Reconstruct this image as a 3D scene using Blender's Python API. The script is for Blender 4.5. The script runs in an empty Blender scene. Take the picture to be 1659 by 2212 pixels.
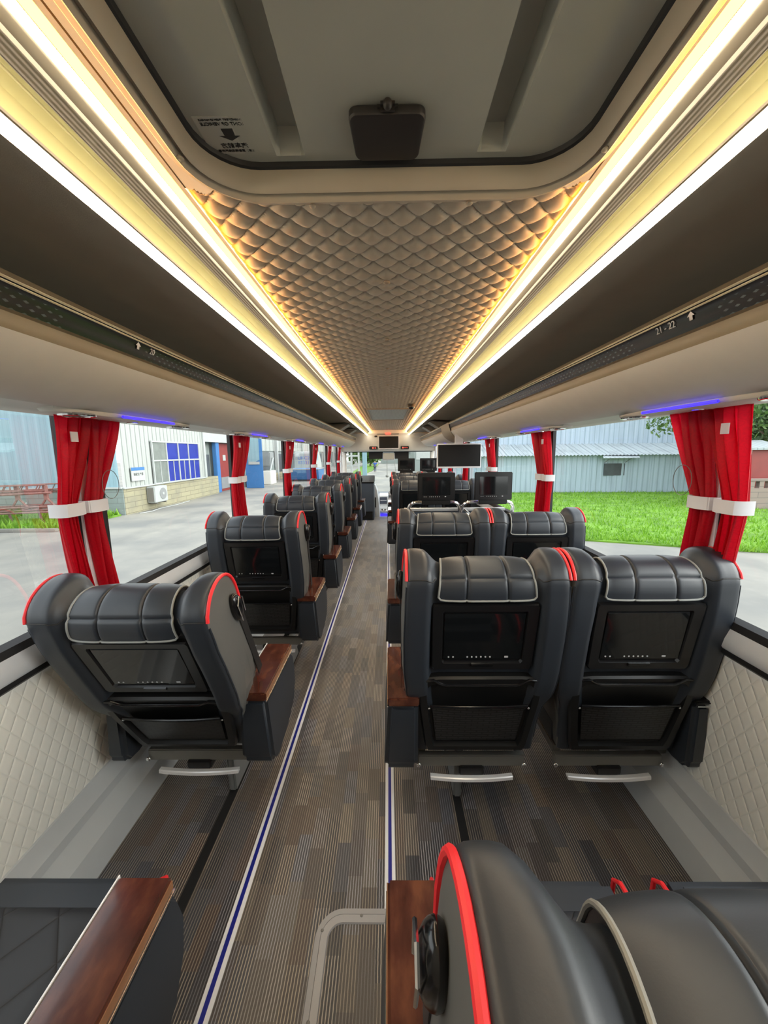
import bpy, bmesh, math, random
from mathutils import Vector, Matrix
random.seed(7)
PI = math.pi
C = bpy.context.scene.collection
SC = bpy.context.scene

# ------------------------------------------------------------------ helpers
def sm(a, b, x):
    if a == b: return 1.0 if x >= b else 0.0
    t = max(0., min(1., (x - a) / (b - a)))
    return t * t * (3 - 2 * t)

def interp(x, pts):
    if x <= pts[0][0]: return pts[0][1]
    for (a, va), (b, vb) in zip(pts, pts[1:]):
        if x <= b:
            return va + (vb - va) * sm(a, b, x)
    return pts[-1][1]

class MB:
    """collects shapes into one mesh"""
    def __init__(s): s.bm = bmesh.new()
    def box(s, c, d, bev=0, rot=None, seg=2):
        r = bmesh.ops.create_cube(s.bm, size=1)
        vs = r['verts']
        M = Matrix.Translation(c) @ (rot.to_4x4() if rot is not None else Matrix()) @ Matrix.Diagonal((d[0], d[1], d[2], 1))
        for v in vs: v.co = M @ v.co
        if bev:
            es = list({e for v in vs for e in v.link_edges})
            bmesh.ops.bevel(s.bm, geom=es, offset=bev, segments=seg, affect='EDGES', clamp_overlap=True)
        return s
    def span(s, a, b, bev=0, seg=2):
        return s.box([(a[i] + b[i]) / 2 for i in range(3)], [abs(b[i] - a[i]) for i in range(3)], bev, None, seg)
    def ring_faces(s, A, B, closed):
        n = len(A)
        for i in range(n if closed else n - 1):
            j = (i + 1) % n
            try: s.bm.faces.new((A[i], A[j], B[j], B[i]))
            except ValueError: pass
    def loft(s, rings, closed=True, caps=False, loop=False):
        R = [[s.bm.verts.new(p) for p in r] for r in rings]
        for a, b in zip(R, R[1:]): s.ring_faces(a, b, closed)
        if loop: s.ring_faces(R[-1], R[0], closed)
        if caps:
            for r in (R[0], R[-1]):
                try: s.bm.faces.new(r)
                except ValueError: pass
        return s
    def tube(s, pts, r, n=8, closed=False, caps=True):
        P = [Vector(p) for p in pts]; rings = []
        m = len(P); up = None
        for i in range(m):
            a = P[(i - 1) % m] if (closed or i > 0) else P[i]
            b = P[(i + 1) % m] if (closed or i < m - 1) else P[i]
            t = (b - a).normalized()
            if up is None:
                up = Vector((0, 0, 1)) if abs(t.z) < .9 else Vector((1, 0, 0))
            x = t.cross(up)
            if x.length < 1e-5: x = t.cross(Vector((1, .3, 0)))
            x.normalize(); y = x.cross(t).normalized(); up = y
            rr = r[i] if isinstance(r, (list, tuple)) else r
            rings.append([P[i] + x * rr * math.cos(2 * PI * k / n) + y * rr * math.sin(2 * PI * k / n) for k in range(n)])
        return s.loft(rings, True, caps and not closed, closed)
    def prism(s, poly, vec, bev=0, seg=2):
        v = Vector(vec)
        A = [s.bm.verts.new(p) for p in poly]; B = [s.bm.verts.new(Vector(p) + v) for p in poly]
        f1 = s.bm.faces.new(A); f2 = s.bm.faces.new(list(reversed(B)))
        s.ring_faces(B, A, True)
        if bev:
            es = list({e for x in A + B for e in x.link_edges})
            bmesh.ops.bevel(s.bm, geom=es, offset=bev, segments=seg, affect='EDGES', clamp_overlap=True)
        return s
    def strip(s, prof, y0, y1, ny=1, thick=0):
        """extrude an x-z polyline along y"""
        rings = [[(x, y0 + (y1 - y0) * k / ny, z) for x, z in prof] for k in range(ny + 1)]
        return s.loft(rings, False)
    def grid(s, f, nu, nv, closed_u=False):
        return s.loft([[f(i / nu, j / nv) for i in range(nu + (0 if closed_u else 1))] for j in range(nv + 1)], closed_u)
    def sphere(s, c, r, sc=(1, 1, 1), u=12, v=8):
        q = bmesh.ops.create_uvsphere(s.bm, u_segments=u, v_segments=v, radius=r)
        for x in q['verts']: x.co = Vector((x.co.x * sc[0] + c[0], x.co.y * sc[1] + c[1], x.co.z * sc[2] + c[2]))
        return s
    def cyl(s, p0, p1, r0, r1=None, n=12):
        return s.tube([p0, p1], [r0, r0 if r1 is None else r1], n)
    def quad(s, *p):
        s.bm.faces.new([s.bm.verts.new(q) for q in p]); return s
    def build(s, name, mats, parent=None, angle=35, off=True, flat=False):
        bmesh.ops.remove_doubles(s.bm, verts=s.bm.verts, dist=1e-6)
        bmesh.ops.recalc_face_normals(s.bm, faces=s.bm.faces)
        o3 = Vector((0, 0, 0))
        if parent is None:
            xs = [v.co for v in s.bm.verts]
            o3 = Vector(((min(v.x for v in xs) + max(v.x for v in xs)) / 2, (min(v.y for v in xs) + max(v.y for v in xs)) / 2, min(v.z for v in xs)))
        elif off:
            o3 = ROOT_OF.get(parent.name, Vector((0, 0, 0)))
        for v in s.bm.verts: v.co -= o3
        me = bpy.data.meshes.new(name); s.bm.to_mesh(me); s.bm.free()
        me.materials.append(mats)
        if not flat:
            me.polygons.foreach_set('use_smooth', [True] * len(me.polygons))
            try: me.set_sharp_from_angle(angle=math.radians(angle))
            except Exception: pass
        o = bpy.data.objects.new(name, me); C.objects.link(o)
        if parent is not None:
            o.parent = parent
            ROOT_OF[o.name] = o3 if off else Vector((0, 0, 0))
        else: o.location = o3
        if parent is None: ROOT_OF[o.name] = o3
        return o
ROOT_OF = {}

def tag(o, label=None, cat=None, group=None, kind=None):
    if label: o['label'] = label
    if cat: o['category'] = cat
    if group: o['group'] = group
    if kind: o['kind'] = kind
    return o
def thing(name, label, cat, loc=(0, 0, 0), group=None, kind=None):
    o = bpy.data.objects.new(name, None); C.objects.link(o)
    o.location = loc; o.empty_display_size = .1
    ROOT_OF[o.name] = Vector(loc)
    return tag(o, label, cat, group, kind)
def solo(name, mb, m, label, cat, group=None, kind=None, **k):
    return tag(mb.build(name, m, None, **k), label, cat, group, kind)
def children_of(o): return [c for c in bpy.data.objects if c.parent == o]
def copy_tree(o, parent=None):
    c = o.copy(); C.objects.link(c)
    if parent is not None: c.parent = parent
    for ch in children_of(o): copy_tree(ch, c)
    return c
def text(name, body, size, M, m, parent, ext=.0004, off=True):
    cu = bpy.data.curves.new(name, 'FONT'); cu.body = body; cu.size = size; cu.extrude = ext
    cu.align_x = 'CENTER'; cu.align_y = 'CENTER'; cu.materials.append(m)
    o = bpy.data.objects.new(name, cu); C.objects.link(o); o.parent = parent
    bpy.context.view_layer.update()
    me = bpy.data.meshes.new_from_object(o.evaluated_get(bpy.context.evaluated_depsgraph_get()))
    bpy.data.objects.remove(o); bpy.data.curves.remove(cu)
    o = bpy.data.objects.new(name, me); C.objects.link(o); o.parent = parent
    M = M.copy()
    if off: M.translation -= ROOT_OF.get(parent.name, Vector((0, 0, 0)))
    o.matrix_local = M
    return o
def frame(loc, x, y):
    x = Vector(x).normalized(); y = Vector(y); y = (y - x * y.dot(x)).normalized(); z = x.cross(y)
    M = Matrix((x, y, z)).transposed().to_4x4(); M.translation = loc
    return M

# ------------------------------------------------------------------ materials
class NT:
    def __init__(s, name):
        s.m = bpy.data.materials.new(name); s.m.use_nodes = True; s.t = s.m.node_tree
        s.b = s.t.nodes['Principled BSDF']; s.o = s.t.nodes['Material Output']
    def n(s, typ, **k):
        x = s.t.nodes.new(typ)
        for a, v in k.items(): setattr(x, a, v)
        return x
    def l(s, a, b): s.t.links.new(a, b)
    def val(s, sock, v):
        if hasattr(v, 'links'): s.l(v, sock)
        else: sock.default_value = v
    def math(s, op, a, b=None, c=None):
        x = s.n('ShaderNodeMath', operation=op)
        s.val(x.inputs[0], a)
        if b is not None: s.val(x.inputs[1], b)
        if c is not None: s.val(x.inputs[2], c)
        return x.outputs[0]
    def pos(s):
        g = s.n('ShaderNodeNewGeometry'); x = s.n('ShaderNodeSeparateXYZ'); s.l(g.outputs['Position'], x.inputs[0])
        return x.outputs
    def objc(s):
        g = s.n('ShaderNodeTexCoord'); x = s.n('ShaderNodeSeparateXYZ'); s.l(g.outputs['Object'], x.inputs[0])
        return x.outputs
    def xyz(s, a, b, c=0.0):
        x = s.n('ShaderNodeCombineXYZ')
        for i, v in enumerate((a, b, c)): s.val(x.inputs[i], v)
        return x.outputs[0]
    def noise(s, scale, detail=3, vec=None, out='Fac'):
        x = s.n('ShaderNodeTexNoise'); x.inputs['Scale'].default_value = scale; x.inputs['Detail'].default_value = detail
        if vec is None:
            g = s.n('ShaderNodeTexCoord'); vec = g.outputs['Object']
        s.l(vec, x.inputs['Vector'])
        return x.outputs[out]
    def ramp(s, fac, stops, const=False):
        x = s.n('ShaderNodeValToRGB'); s.l(fac, x.inputs[0]); e = x.color_ramp.elements
        if const: x.color_ramp.interpolation = 'CONSTANT'
        while len(e) < len(stops): e.new(.5)
        for k, (p, c) in enumerate(stops): e[k].position = p; e[k].color = (*c, 1)
        return x.outputs[0]
    def mix(s, fac, a, b, mode='MIX'):
        x = s.n('ShaderNodeMix', data_type='RGBA', blend_type=mode)
        s.val(x.inputs[0], fac)
        for i, v in ((6, a), (7, b)):
            if isinstance(v, tuple): x.inputs[i].default_value = (*v[:3], 1)
            else: s.l(v, x.inputs[i])
        return x.outputs[2]
    def bump(s, h, strength=.3, dist=.002):
        x = s.n('ShaderNodeBump'); x.inputs['Strength'].default_value = strength; x.inputs['Distance'].default_value = dist
        s.l(h, x.inputs['Height']); s.l(x.outputs[0], s.b.inputs['Normal'])
    def set(s, **k):
        for a, v in k.items():
            i = s.b.inputs[a.replace('_', ' ')]
            if hasattr(v, 'links'): s.l(v, i)
            elif isinstance(v, tuple) and len(v) == 3: i.default_value = (*v, 1)
            else: i.default_value = v
        return s

def PM(name, col, rough=.5, metal=0., spec=.5, var=None, bump=None, coat=0):
    t = NT(name); t.set(Roughness=rough, Metallic=metal)
    t.b.inputs['Specular IOR Level'].default_value = spec
    if coat: t.b.inputs['Coat Weight'].default_value = coat; t.b.inputs['Coat Roughness'].default_value = .08
    sc, am = var if var else (12., .06)
    f = t.noise(sc, 3)
    t.set(Base_Color=t.mix(f, tuple(c * (1 - am) for c in col), tuple(min(1, c * (1 + am)) for c in col)))
    if bump: t.bump(t.noise(bump[0], 2), bump[1], bump[2] if len(bump) > 2 else .001)
    return t.m
def EM(name, col, strength):
    t = NT(name); t.set(Base_Color=tuple(c * .8 for c in col), Roughness=.5)
    t.b.inputs['Emission Color'].default_value = (*col, 1); t.b.inputs['Emission Strength'].default_value = strength
    return t.m

M = {}
KO = .54
def ko(c): return tuple(x * KO for x in c)
M['leather'] = PM('black_leather', (.020, .0255, .035), .42, spec=.6, bump=(420, .10, .0006), var=(6, .12))
M['leather_grey'] = PM('grey_leather', (.105, .104, .098), .5, spec=.4, bump=(420, .10, .0006))
M['leather_seat'] = None
M['red_pipe'] = PM('red_piping', (.80, .022, .030), .42)
M['grey_pipe'] = PM('grey_piping', (.26, .27, .26), .5)
M['blk_plastic'] = PM('black_plastic', (.0075, .0076, .008), .36, spec=.4, bump=(300, .06, .0004))
M['blk_gloss'] = PM('black_gloss', (.006, .006, .007), .18, spec=.5)
M['screen'] = PM('screen_glass', (.006, .007, .008), .07, spec=.6)
M['bezel'] = PM('screen_bezel', (.009, .009, .010), .28, spec=.45)
M['dot'] = PM('button_print', (.55, .56, .58), .4)
M['chrome'] = PM('chrome', (.82, .83, .84), .12, 1.)
M['gold'] = PM('gold_chrome', (1., .90, .66), .30, .3)
M['alu'] = PM('brushed_aluminium', (.62, .64, .66), .38, .45, var=(40, .1))
M['satin_alu'] = PM('satin_silver', (.90, .91, .93), .25, .25)
M['sill'] = PM('silver_sill', (.78, .81, .85), .28, .25)
M['alu_floor'] = PM('dull_aluminium', (.36, .355, .365), .45, .3)
M['steel'] = PM('grey_painted_steel', (.28, .29, .29), .42, .3)
M['steel_dk'] = PM('dark_steel', (.20, .195, .18), .45, .3)
M['ledge'] = PM('ledge_steel', (.55, .58, .60), .40, .1, var=(5, .1))
M['white_pl'] = PM('white_plastic', (.74, .74, .78), .38)
M['offwhite'] = PM('offwhite_panel', (.72, .695, .64), .5, bump=(260, .10, .0005))
M['rack_grey'] = PM('rack_grey_panel', (.68, .665, .62), .52, bump=(300, .10, .0005))
M['rack_dark'] = PM('rack_carpet_lining', (.44, .395, .32), .85, bump=(500, .3, .001))
M['rack_brown'] = PM('rack_brown_trim', (.27, .225, .155), .45)
M['trim_tan'] = PM('ceiling_tan_trim', (.26, .225, .18), .5)
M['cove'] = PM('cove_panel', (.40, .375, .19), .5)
M['hatch_frame'] = PM('hatch_frame_plastic', (.38, .34, .275), .5, bump=(300, .10, .0004))
M['hatch_lid'] = PM('hatch_lid_plastic', (.355, .36, .325), .5, bump=(300, .12, .0004))
M['brown_pl'] = PM('dark_brown_plastic', (.016, .013, .012), .5)
M['rubber'] = PM('black_rubber', (.010, .010, .011), .55)
M['blue_line'] = PM('blue_strip', (.010, .018, .24), .35)
M['white_line'] = PM('white_strip', (.82, .83, .86), .35)
M['led'] = EM('led_white', (1., .88, .66), 22.)
M['led_out'] = EM('led_white_outer', (1., .91, .70), 22.)
M['cove_fill'] = EM('cove_fill', (1., .88, .48), 1.3)  # emission of the strip added inside the cove
M['amber'] = EM('led_amber', (1., .37, .04), 14.)
M['blue_led'] = EM('led_blue', (.05, .03, 1.), 1.1)
M['red_led'] = EM('led_red', (1., .05, .03), 3.5)
M['ink'] = PM('black_print', (.012, .012, .012), .5)
M['sticker'] = PM('clear_sticker', (.42, .42, .385), .35)
M['white_print'] = PM('white_print', (.62, .62, .64), .4)
M['concrete'] = None
M['rust'] = PM('rusty_iron', ko((.36, .20, .17)), .8, var=(9, .5))
M['blue_paint'] = PM('blue_paint', ko((.08, .30, .72)), .45, var=(2, .15))
M['blue_pane'] = PM('blue_window_film', ko((.020, .045, .48)), .25, var=(3, .25))
M['grey_pane'] = PM('dusty_pane', ko((.32, .36, .33)), .25, var=(3, .3))
M['red_paint'] = PM('red_door_paint', ko((.42, .06, .05)), .5, var=(2, .2))
M['white_paint'] = PM('white_paint', ko((.72, .76, .74)), .5, var=(3, .1))
M['blueprint'] = PM('blue_print', (.10, .20, .55), .4)
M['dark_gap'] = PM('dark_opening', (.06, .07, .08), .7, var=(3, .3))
M['skin'] = PM('skin', ko((.50, .30, .20)), .5)
M['shirt'] = PM('blue_shirt', ko((.05, .16, .62)), .8)
M['trouser'] = PM('grey_trousers', ko((.10, .13, .22)), .8)
M['hair'] = PM('black_hair', (.01, .01, .01), .6)
M['bark'] = PM('bark', (.12, .085, .06), .9, var=(8, .4))
M['dash_white'] = PM('dashboard_white', (.62, .68, .74), .35)
M['dash_blue'] = PM('dashboard_dark_blue', (.04, .06, .11), .3)
M['cab'] = PM('cabinet_slate', (.055, .072, .10), .5)

t = NT('wood_veneer'); o = t.pos()
w = t.noise(14, 5, t.xyz(t.math('MULTIPLY', o[0], 2.2), t.math('MULTIPLY', o[1], .9), t.math('MULTIPLY', o[2], 2.2)))
t.set(Base_Color=t.ramp(w, [(.3, (.040, .012, .008)), (.5, (.072, .022, .014)), (.7, (.12, .042, .022))]), Roughness=.16)
t.b.inputs['Coat Weight'].default_value = .4; t.b.inputs['Coat Roughness'].default_value = .05
M['wood'] = t.m
M['wood_edge'] = PM('wood_edge', (.26, .12, .055), .3, var=(30, .3))

def diamond(t, a, b, p):
    u = t.math('DIVIDE', t.math('ADD', a, b), p); v = t.math('DIVIDE', t.math('SUBTRACT', a, b), p)
    f = [t.math('ABSOLUTE', t.math('SUBTRACT', t.math('FRACT', x), .5)) for x in (u, v)]
    return t.math('MAXIMUM', f[0], f[1])          # .5 on the seams, 0 in the middle
t = NT('quilted_wall_vinyl'); o = t.pos()
d = diamond(t, o[1], t.math('MULTIPLY', o[2], .62), .052)
h = t.math('POWER', t.math('MULTIPLY', d, 2.0), 5.0)
t.set(Base_Color=t.mix(t.math('MULTIPLY', h, .30), (.80, .80, .75), (.90, .90, .84)), Roughness=.5)
t.bump(t.math('SUBTRACT', 1.0, h), .7, .004); M['quilt_wall'] = t.m
t = NT('quilted_seat_leather'); o = t.objc()
d = diamond(t, o[0], t.math('MULTIPLY', o[1], .8), .125)
h = t.math('GREATER_THAN', d, .485)
t.set(Base_Color=t.mix(h, (.026, .029, .036), (.012, .012, .014)), Roughness=.48)
t.bump(t.math('SUBTRACT', 1.0, t.math('POWER', t.math('MULTIPLY', d, 2.0), 10.0)), .4, .004); M['leather_seat'] = t.m

t = NT('ribbed_trim'); o = t.pos()
s_ = t.math('SINE', t.math('MULTIPLY', t.math('ADD', o[0], o[2]) if False else o[2], 2 * PI / .0035))
t.set(Base_Color=(.155, .138, .118), Roughness=.6); t.bump(s_, .5, .001); M['ribbed'] = t.m

t = NT('ceiling_quilt_vinyl'); t.set(Base_Color=t.mix(t.noise(30, 3), (.40, .35, .28), (.44, .385, .31)), Roughness=.5)
M['quilt_ceiling'] = t.m

# carpet: blocks of fine stripes running along the bus
t = NT('striped_carpet'); o = t.pos()
cx = t.math('FLOOR', t.math('DIVIDE', o[0], .052))
wn = t.n('ShaderNodeTexWhiteNoise', noise_dimensions='1D'); t.l(cx, wn.inputs['W'])
cy = t.math('FLOOR', t.math('ADD', t.math('DIVIDE', o[1], .17), t.math('MULTIPLY', wn.outputs['Value'], 5.0)))
wn2 = t.n('ShaderNodeTexWhiteNoise', noise_dimensions='2D'); t.l(t.xyz(cx, cy), wn2.inputs['Vector'])
sp = t.n('ShaderNodeSeparateColor'); t.l(wn2.outputs['Color'], sp.inputs[0])
wob = t.math('MULTIPLY', t.math('SUBTRACT', t.noise(60, 2, t.xyz(o[0], o[1])), .5), 1.6)
ph = t.math('ADD', t.math('MULTIPLY', o[0], 2 * PI / .0092), wob)
st = t.math('POWER', t.math('ADD', t.math('MULTIPLY', t.math('SINE', ph), .5), .5), 5.0)
fib = t.noise(900, 2, t.xyz(o[0], t.math('MULTIPLY', o[1], .35)))
base = t.ramp(sp.outputs[0], [(0., (.060, .056, .060)), (.22, (.110, .088, .078)), (.45, (.150, .122, .100)), (.62, (.090, .090, .102)), (.80, (.19, .158, .125)), (.92, (.125, .085, .066))], True)
base = t.mix(.5, base, t.mix(fib, (.3, .3, .3), (1.7, 1.7, 1.7)), 'MULTIPLY') if False else t.mix(1.0, base, t.mix(fib, (.28, .285, .30), (.82, .83, .87)), 'MULTIPLY')
line = t.ramp(sp.outputs[1], [(0., (.60, .53, .44)), (.5, (.54, .46, .36)), (.8, (.46, .46, .50))])
amt = t.math('MULTIPLY', st, t.math('ADD', t.math('MULTIPLY', sp.outputs[2], .75), .22))
t.set(Base_Color=t.mix(amt, base, line), Roughness=.42)
t.b.inputs['Specular IOR Level'].default_value = .7; t.b.inputs['Sheen Weight'].default_value = .8; t.b.inputs['Sheen Roughness'].default_value = .35
t.bump(t.math('ADD', st, fib), .25, .0015); M['carpet'] = t.m

# woven seat-back pocket
t = NT('pocket_net'); o = t.objc()
br = t.n('ShaderNodeTexBrick'); t.l(t.xyz(o[0], o[2]), br.inputs['Vector'])
br.inputs['Scale'].default_value = 14.; br.inputs['Mortar Size'].default_value = .035; br.inputs['Brick Width'].default_value = .62; br.inputs['Row Height'].default_value = .16
br.inputs['Color1'].default_value = (.022, .022, .023, 1); br.inputs['Color2'].default_value = (.030, .030, .031, 1); br.inputs['Mortar'].default_value = (.003, .003, .003, 1)
t.set(Base_Color=br.outputs['Color'], Roughness=.4); t.bump(br.outputs['Fac'], -.8, .004); M['net'] = t.m

# perforated black rail below the rack opening
t = NT('perforated_rail'); o = t.pos()
row = t.math('DIVIDE', o[2], .0125)
ax = t.math('ADD', t.math('DIVIDE', o[1], .030), t.math('MULTIPLY', t.math('FLOOR', row), .5))
q = [t.math('ABSOLUTE', t.math('SUBTRACT', t.math('FRACT', v), .5)) for v in (ax, row)]
dot = t.math('LESS_THAN', t.math('ADD', q[0], t.math('MULTIPLY', q[1], 1.1)), .26)
zone = t.math('GREATER_THAN', t.math('ABSOLUTE', t.math('SUBTRACT', t.math('FRACT', t.math('DIVIDE', t.math('ADD', o[1], .97), 1.95)), .0)), .16)
rows_ok = t.math('LESS_THAN', o[2], 1.843)
t.set(Base_Color=t.mix(t.math('MULTIPLY', t.math('MULTIPLY', dot, zone), rows_ok), (.008, .008, .009), (.08, .10, .11)), Roughness=.22)
M['perf'] = t.m

# clear glass with a faint reflection
def glass(name, tint, refl):
    t = NT(name); tr = t.n('ShaderNodeBsdfTransparent'); tr.inputs[0].default_value = (*tint, 1)
    gl = t.n('ShaderNodeBsdfGlossy'); gl.inputs['Roughness'].default_value = .0
    fr = t.n('ShaderNodeFresnel'); fr.inputs[0].default_value = 1.45
    mx = t.n('ShaderNodeMixShader'); t.l(t.math('MULTIPLY', fr.outputs[0], refl), mx.inputs[0])
    t.l(tr.outputs[0], mx.inputs[1]); t.l(gl.outputs[0], mx.inputs[2]); t.l(mx.outputs[0], t.o.inputs[0])
    return t.m
M['glass'] = glass('side_window_glass', (.94, .97, .97), .24)
M['windscreen'] = glass('windscreen_glass', (.94, .98, .96), .5)

# curtain satin: lets daylight through
t = NT('red_satin'); o = t.pos()
nz = t.noise(34, 1, t.xyz(o[0], o[1], o[2]))
sw = t.math('ABSOLUTE', t.math('SINE', t.math('MULTIPLY', nz, 22.)))
col = t.mix(sw, (.40, .002, .010), (.52, .003, .016))
t.set(Base_Color=col, Roughness=t.math('ADD', t.math('MULTIPLY', sw, .2), .36)); t.b.inputs['Specular IOR Level'].default_value = .25
tl = t.n('ShaderNodeBsdfTranslucent'); t.l(t.mix(.0, (.85, .006, .03), (.6, .006, .02)), tl.inputs[0])
mx = t.n('ShaderNodeMixShader'); mx.inputs[0].default_value = .32
t.l(t.b.outputs[0], mx.inputs[1]); t.l(tl.outputs[0], mx.inputs[2]); t.l(mx.outputs[0], t.o.inputs[0])
M['satin'] = t.m

# outdoors
def sm_node(t, f):
    r = t.n('ShaderNodeMapRange'); t.l(f, r.inputs[0]); r.inputs[1].default_value = .5; r.inputs[2].default_value = .75
    return r.outputs[0]
t = NT('concrete_yard'); o = t.pos(); v = t.xyz(o[0], o[1])
n1 = t.noise(.35, 6, v); n2 = t.noise(3.0, 5, v)
vo = t.n('ShaderNodeTexVoronoi', feature='DISTANCE_TO_EDGE'); vo.inputs['Scale'].default_value = .22
t.l(t.n('ShaderNodeNewGeometry').outputs['Position'], vo.inputs['Vector'])
ck = t.math('LESS_THAN', t.math('ADD', vo.outputs['Distance'], t.math('MULTIPLY', t.noise(1.5, 4, v), .02)), .014)
b1 = t.ramp(n1, [(.36, ko((.31, .31, .29))), (.50, ko((.46, .44, .385))), (.62, ko((.56, .53, .445)))])
b1 = t.mix(t.math('MULTIPLY', n2, .5), b1, ko((.30, .29, .27)))
stk = t.noise(1.0, 6, t.xyz(t.math('MULTIPLY', o[0], .9), t.math('MULTIPLY', o[1], .35)))
b1 = t.mix(t.math('MULTIPLY', sm_node(t, stk), .55), b1, ko((.24, .24, .225)))
t.set(Base_Color=t.mix(t.math('MULTIPLY', ck, .45), b1, (.2, .19, .17)), Roughness=.75); M['concrete'] = t.m
t = NT('lawn_soil'); t.set(Base_Color=t.ramp(t.noise(1.2, 6), [(.35, ko((.13, .30, .02))), (.6, ko((.26, .54, .04)))]), Roughness=.9); M['soil'] = t.m
def leafmat(name, a, b):
    t = NT(name); oi = t.n('ShaderNodeNewGeometry')
    c = t.ramp(oi.outputs['Random Per Island'], [(0., ko(a)), (1., ko(b))])
    t.set(Base_Color=c, Roughness=.6)
    tl = t.n('ShaderNodeBsdfTranslucent'); t.l(c, tl.inputs[0])
    mx = t.n('ShaderNodeMixShader'); mx.inputs[0].default_value = .35
    t.l(t.b.outputs[0], mx.inputs[1]); t.l(tl.outputs[0], mx.inputs[2]); t.l(mx.outputs[0], t.o.inputs[0])
    return t.m
M['blade'] = leafmat('grass_blades', (.20, .50, .02), (.46, .84, .08))
M['leaf'] = leafmat('tree_leaves', (.05, .13, .04), (.17, .30, .10))
M['leaf_l'] = leafmat('pale_leaves', (.12, .26, .06), (.30, .48, .16))
def corr(name, col, dark, axis, period, stain):
    col, dark = ko(col), ko(dark); t = NT(name); o = t.pos()
    s_ = t.math('FRACT', t.math('DIVIDE', o[axis], period))
    g = t.math('LESS_THAN', s_, .2)
    st = t.noise(.8, 5, t.xyz(t.math('MULTIPLY', o[0], 1.5), t.math('MULTIPLY', o[1], 1.5), t.math('MULTIPLY', o[2], .25)))
    c = t.mix(t.math('MULTIPLY', g, .8), col, dark)
    t.set(Base_Color=t.mix(t.math('MULTIPLY', sm_node(t, st), stain), c, tuple(x * .55 for x in col)), Roughness=.5)
    return t.m
M['white_corr'] = corr('white_corrugated', (.70, .74, .70), (.30, .34, .32), 1, .36, .3)
M['blue_corr'] = corr('pale_blue_corrugated', (.42, .66, .76), (.36, .58, .68), 0, .30, .2)
M['shed_corr'] = corr('shed_planks', (.68, .83, 1.0), (.46, .60, .70), 0, .34, .5)
M['grey_corr'] = corr('grey_corrugated', (.42, .48, .46), (.28, .32, .31), 1, .3, .3)
M['roof_corr'] = corr('lean_to_sheet', (.60, .68, .72), (.34, .40, .43), 0, .30, .6)
def brick(name, c1, c2, mor, axis):
    c1, c2, mor = ko(c1), ko(c2), ko(mor); t = NT(name); o = t.pos(); br = t.n('ShaderNodeTexBrick'); t.l(t.xyz(o[axis], o[2]), br.inputs['Vector'])
    br.inputs['Scale'].default_value = 1.; br.inputs['Brick Width'].default_value = 1.1; br.inputs['Row Height'].default_value = .27; br.inputs['Mortar Size'].default_value = .016
    br.inputs['Color1'].default_value = (*c1, 1); br.inputs['Color2'].default_value = (*c2, 1); br.inputs['Mortar'].default_value = (*mor, 1)
    st = t.noise(1.1, 6)
    t.set(Base_Color=t.mix(t.math('MULTIPLY', sm_node(t, st), .5), br.outputs['Color'], ko((.30, .30, .26))), Roughness=.8)
    return t.m
M['brick_y'] = brick('cream_block_wall', (.60, .56, .36), (.54, .50, .33), (.33, .30, .2), 1)
M['brick_g'] = brick('grey_block_wall', (.40, .48, .46), (.36, .44, .42), (.28, .32, .31), 0)
M['brick_p'] = brick('garden_wall', (.52, .40, .36), (.46, .36, .33), (.3, .25, .24), 0)

# ------------------------------------------------------------------ camera, light, colour
cam = bpy.data.cameras.new('camera'); co = bpy.data.objects.new('camera', cam); C.objects.link(co)
cam.sensor_fit = 'HORIZONTAL'; cam.sensor_width = 36.; cam.lens = 830. / 1659. * 36.; cam.clip_start = .02; cam.clip_end = 400
TH, YAW, RO = math.atan(128 / 830.), math.radians(.71), math.radians(.6)
co.matrix_world = Matrix.Translation((0, 0, 1.5)) @ Matrix.Rotation(YAW, 4, 'Z') @ Matrix.Rotation(PI / 2 - TH, 4, 'X') @ Matrix.Rotation(-RO, 4, 'Z')
SC.camera = co
W = bpy.data.worlds.new('overcast_sky'); SC.world = W; W.use_nodes = True
nt = W.node_tree; bg = nt.nodes['Background']
tc = nt.nodes.new('ShaderNodeTexCoord'); sx = nt.nodes.new('ShaderNodeSeparateXYZ'); rp = nt.nodes.new('ShaderNodeValToRGB')
nt.links.new(tc.outputs['Generated'], sx.inputs[0]); nt.links.new(sx.outputs[2], rp.inputs[0]); nt.links.new(rp.outputs[0], bg.inputs[0])
rp.color_ramp.elements[0].position = 0.; rp.color_ramp.elements[0].color = (.96, .97, .95, 1)
rp.color_ramp.elements[1].position = .7; rp.color_ramp.elements[1].color = (.88, .94, 1., 1)
bg.inputs[1].default_value = 2.4
sl = bpy.data.lights.new('hazy_sun', 'SUN'); so_ = bpy.data.objects.new('hazy_sun', sl); C.objects.link(so_)
sl.energy = 3.6; sl.angle = math.radians(55); sl.color = (1., .97, .90)
so_.rotation_euler = Vector((1., -.25, .50)).to_track_quat('Z', 'Y').to_euler()
vs = SC.view_settings; vs.view_transform = 'Standard'; vs.look = 'None'; vs.exposure = .24; vs.gamma = 1.; vs.use_curve_mapping = False
cy_ = SC.cycles
cy_.max_bounces = 9; cy_.diffuse_bounces = 5; cy_.glossy_bounces = 4; cy_.transparent_max_bounces = 12; cy_.transmission_bounces = 4
cy_.caustics_reflective = False; cy_.caustics_refractive = False; cy_.sample_clamp_indirect = 6.; cy_.use_denoising = True

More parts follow.
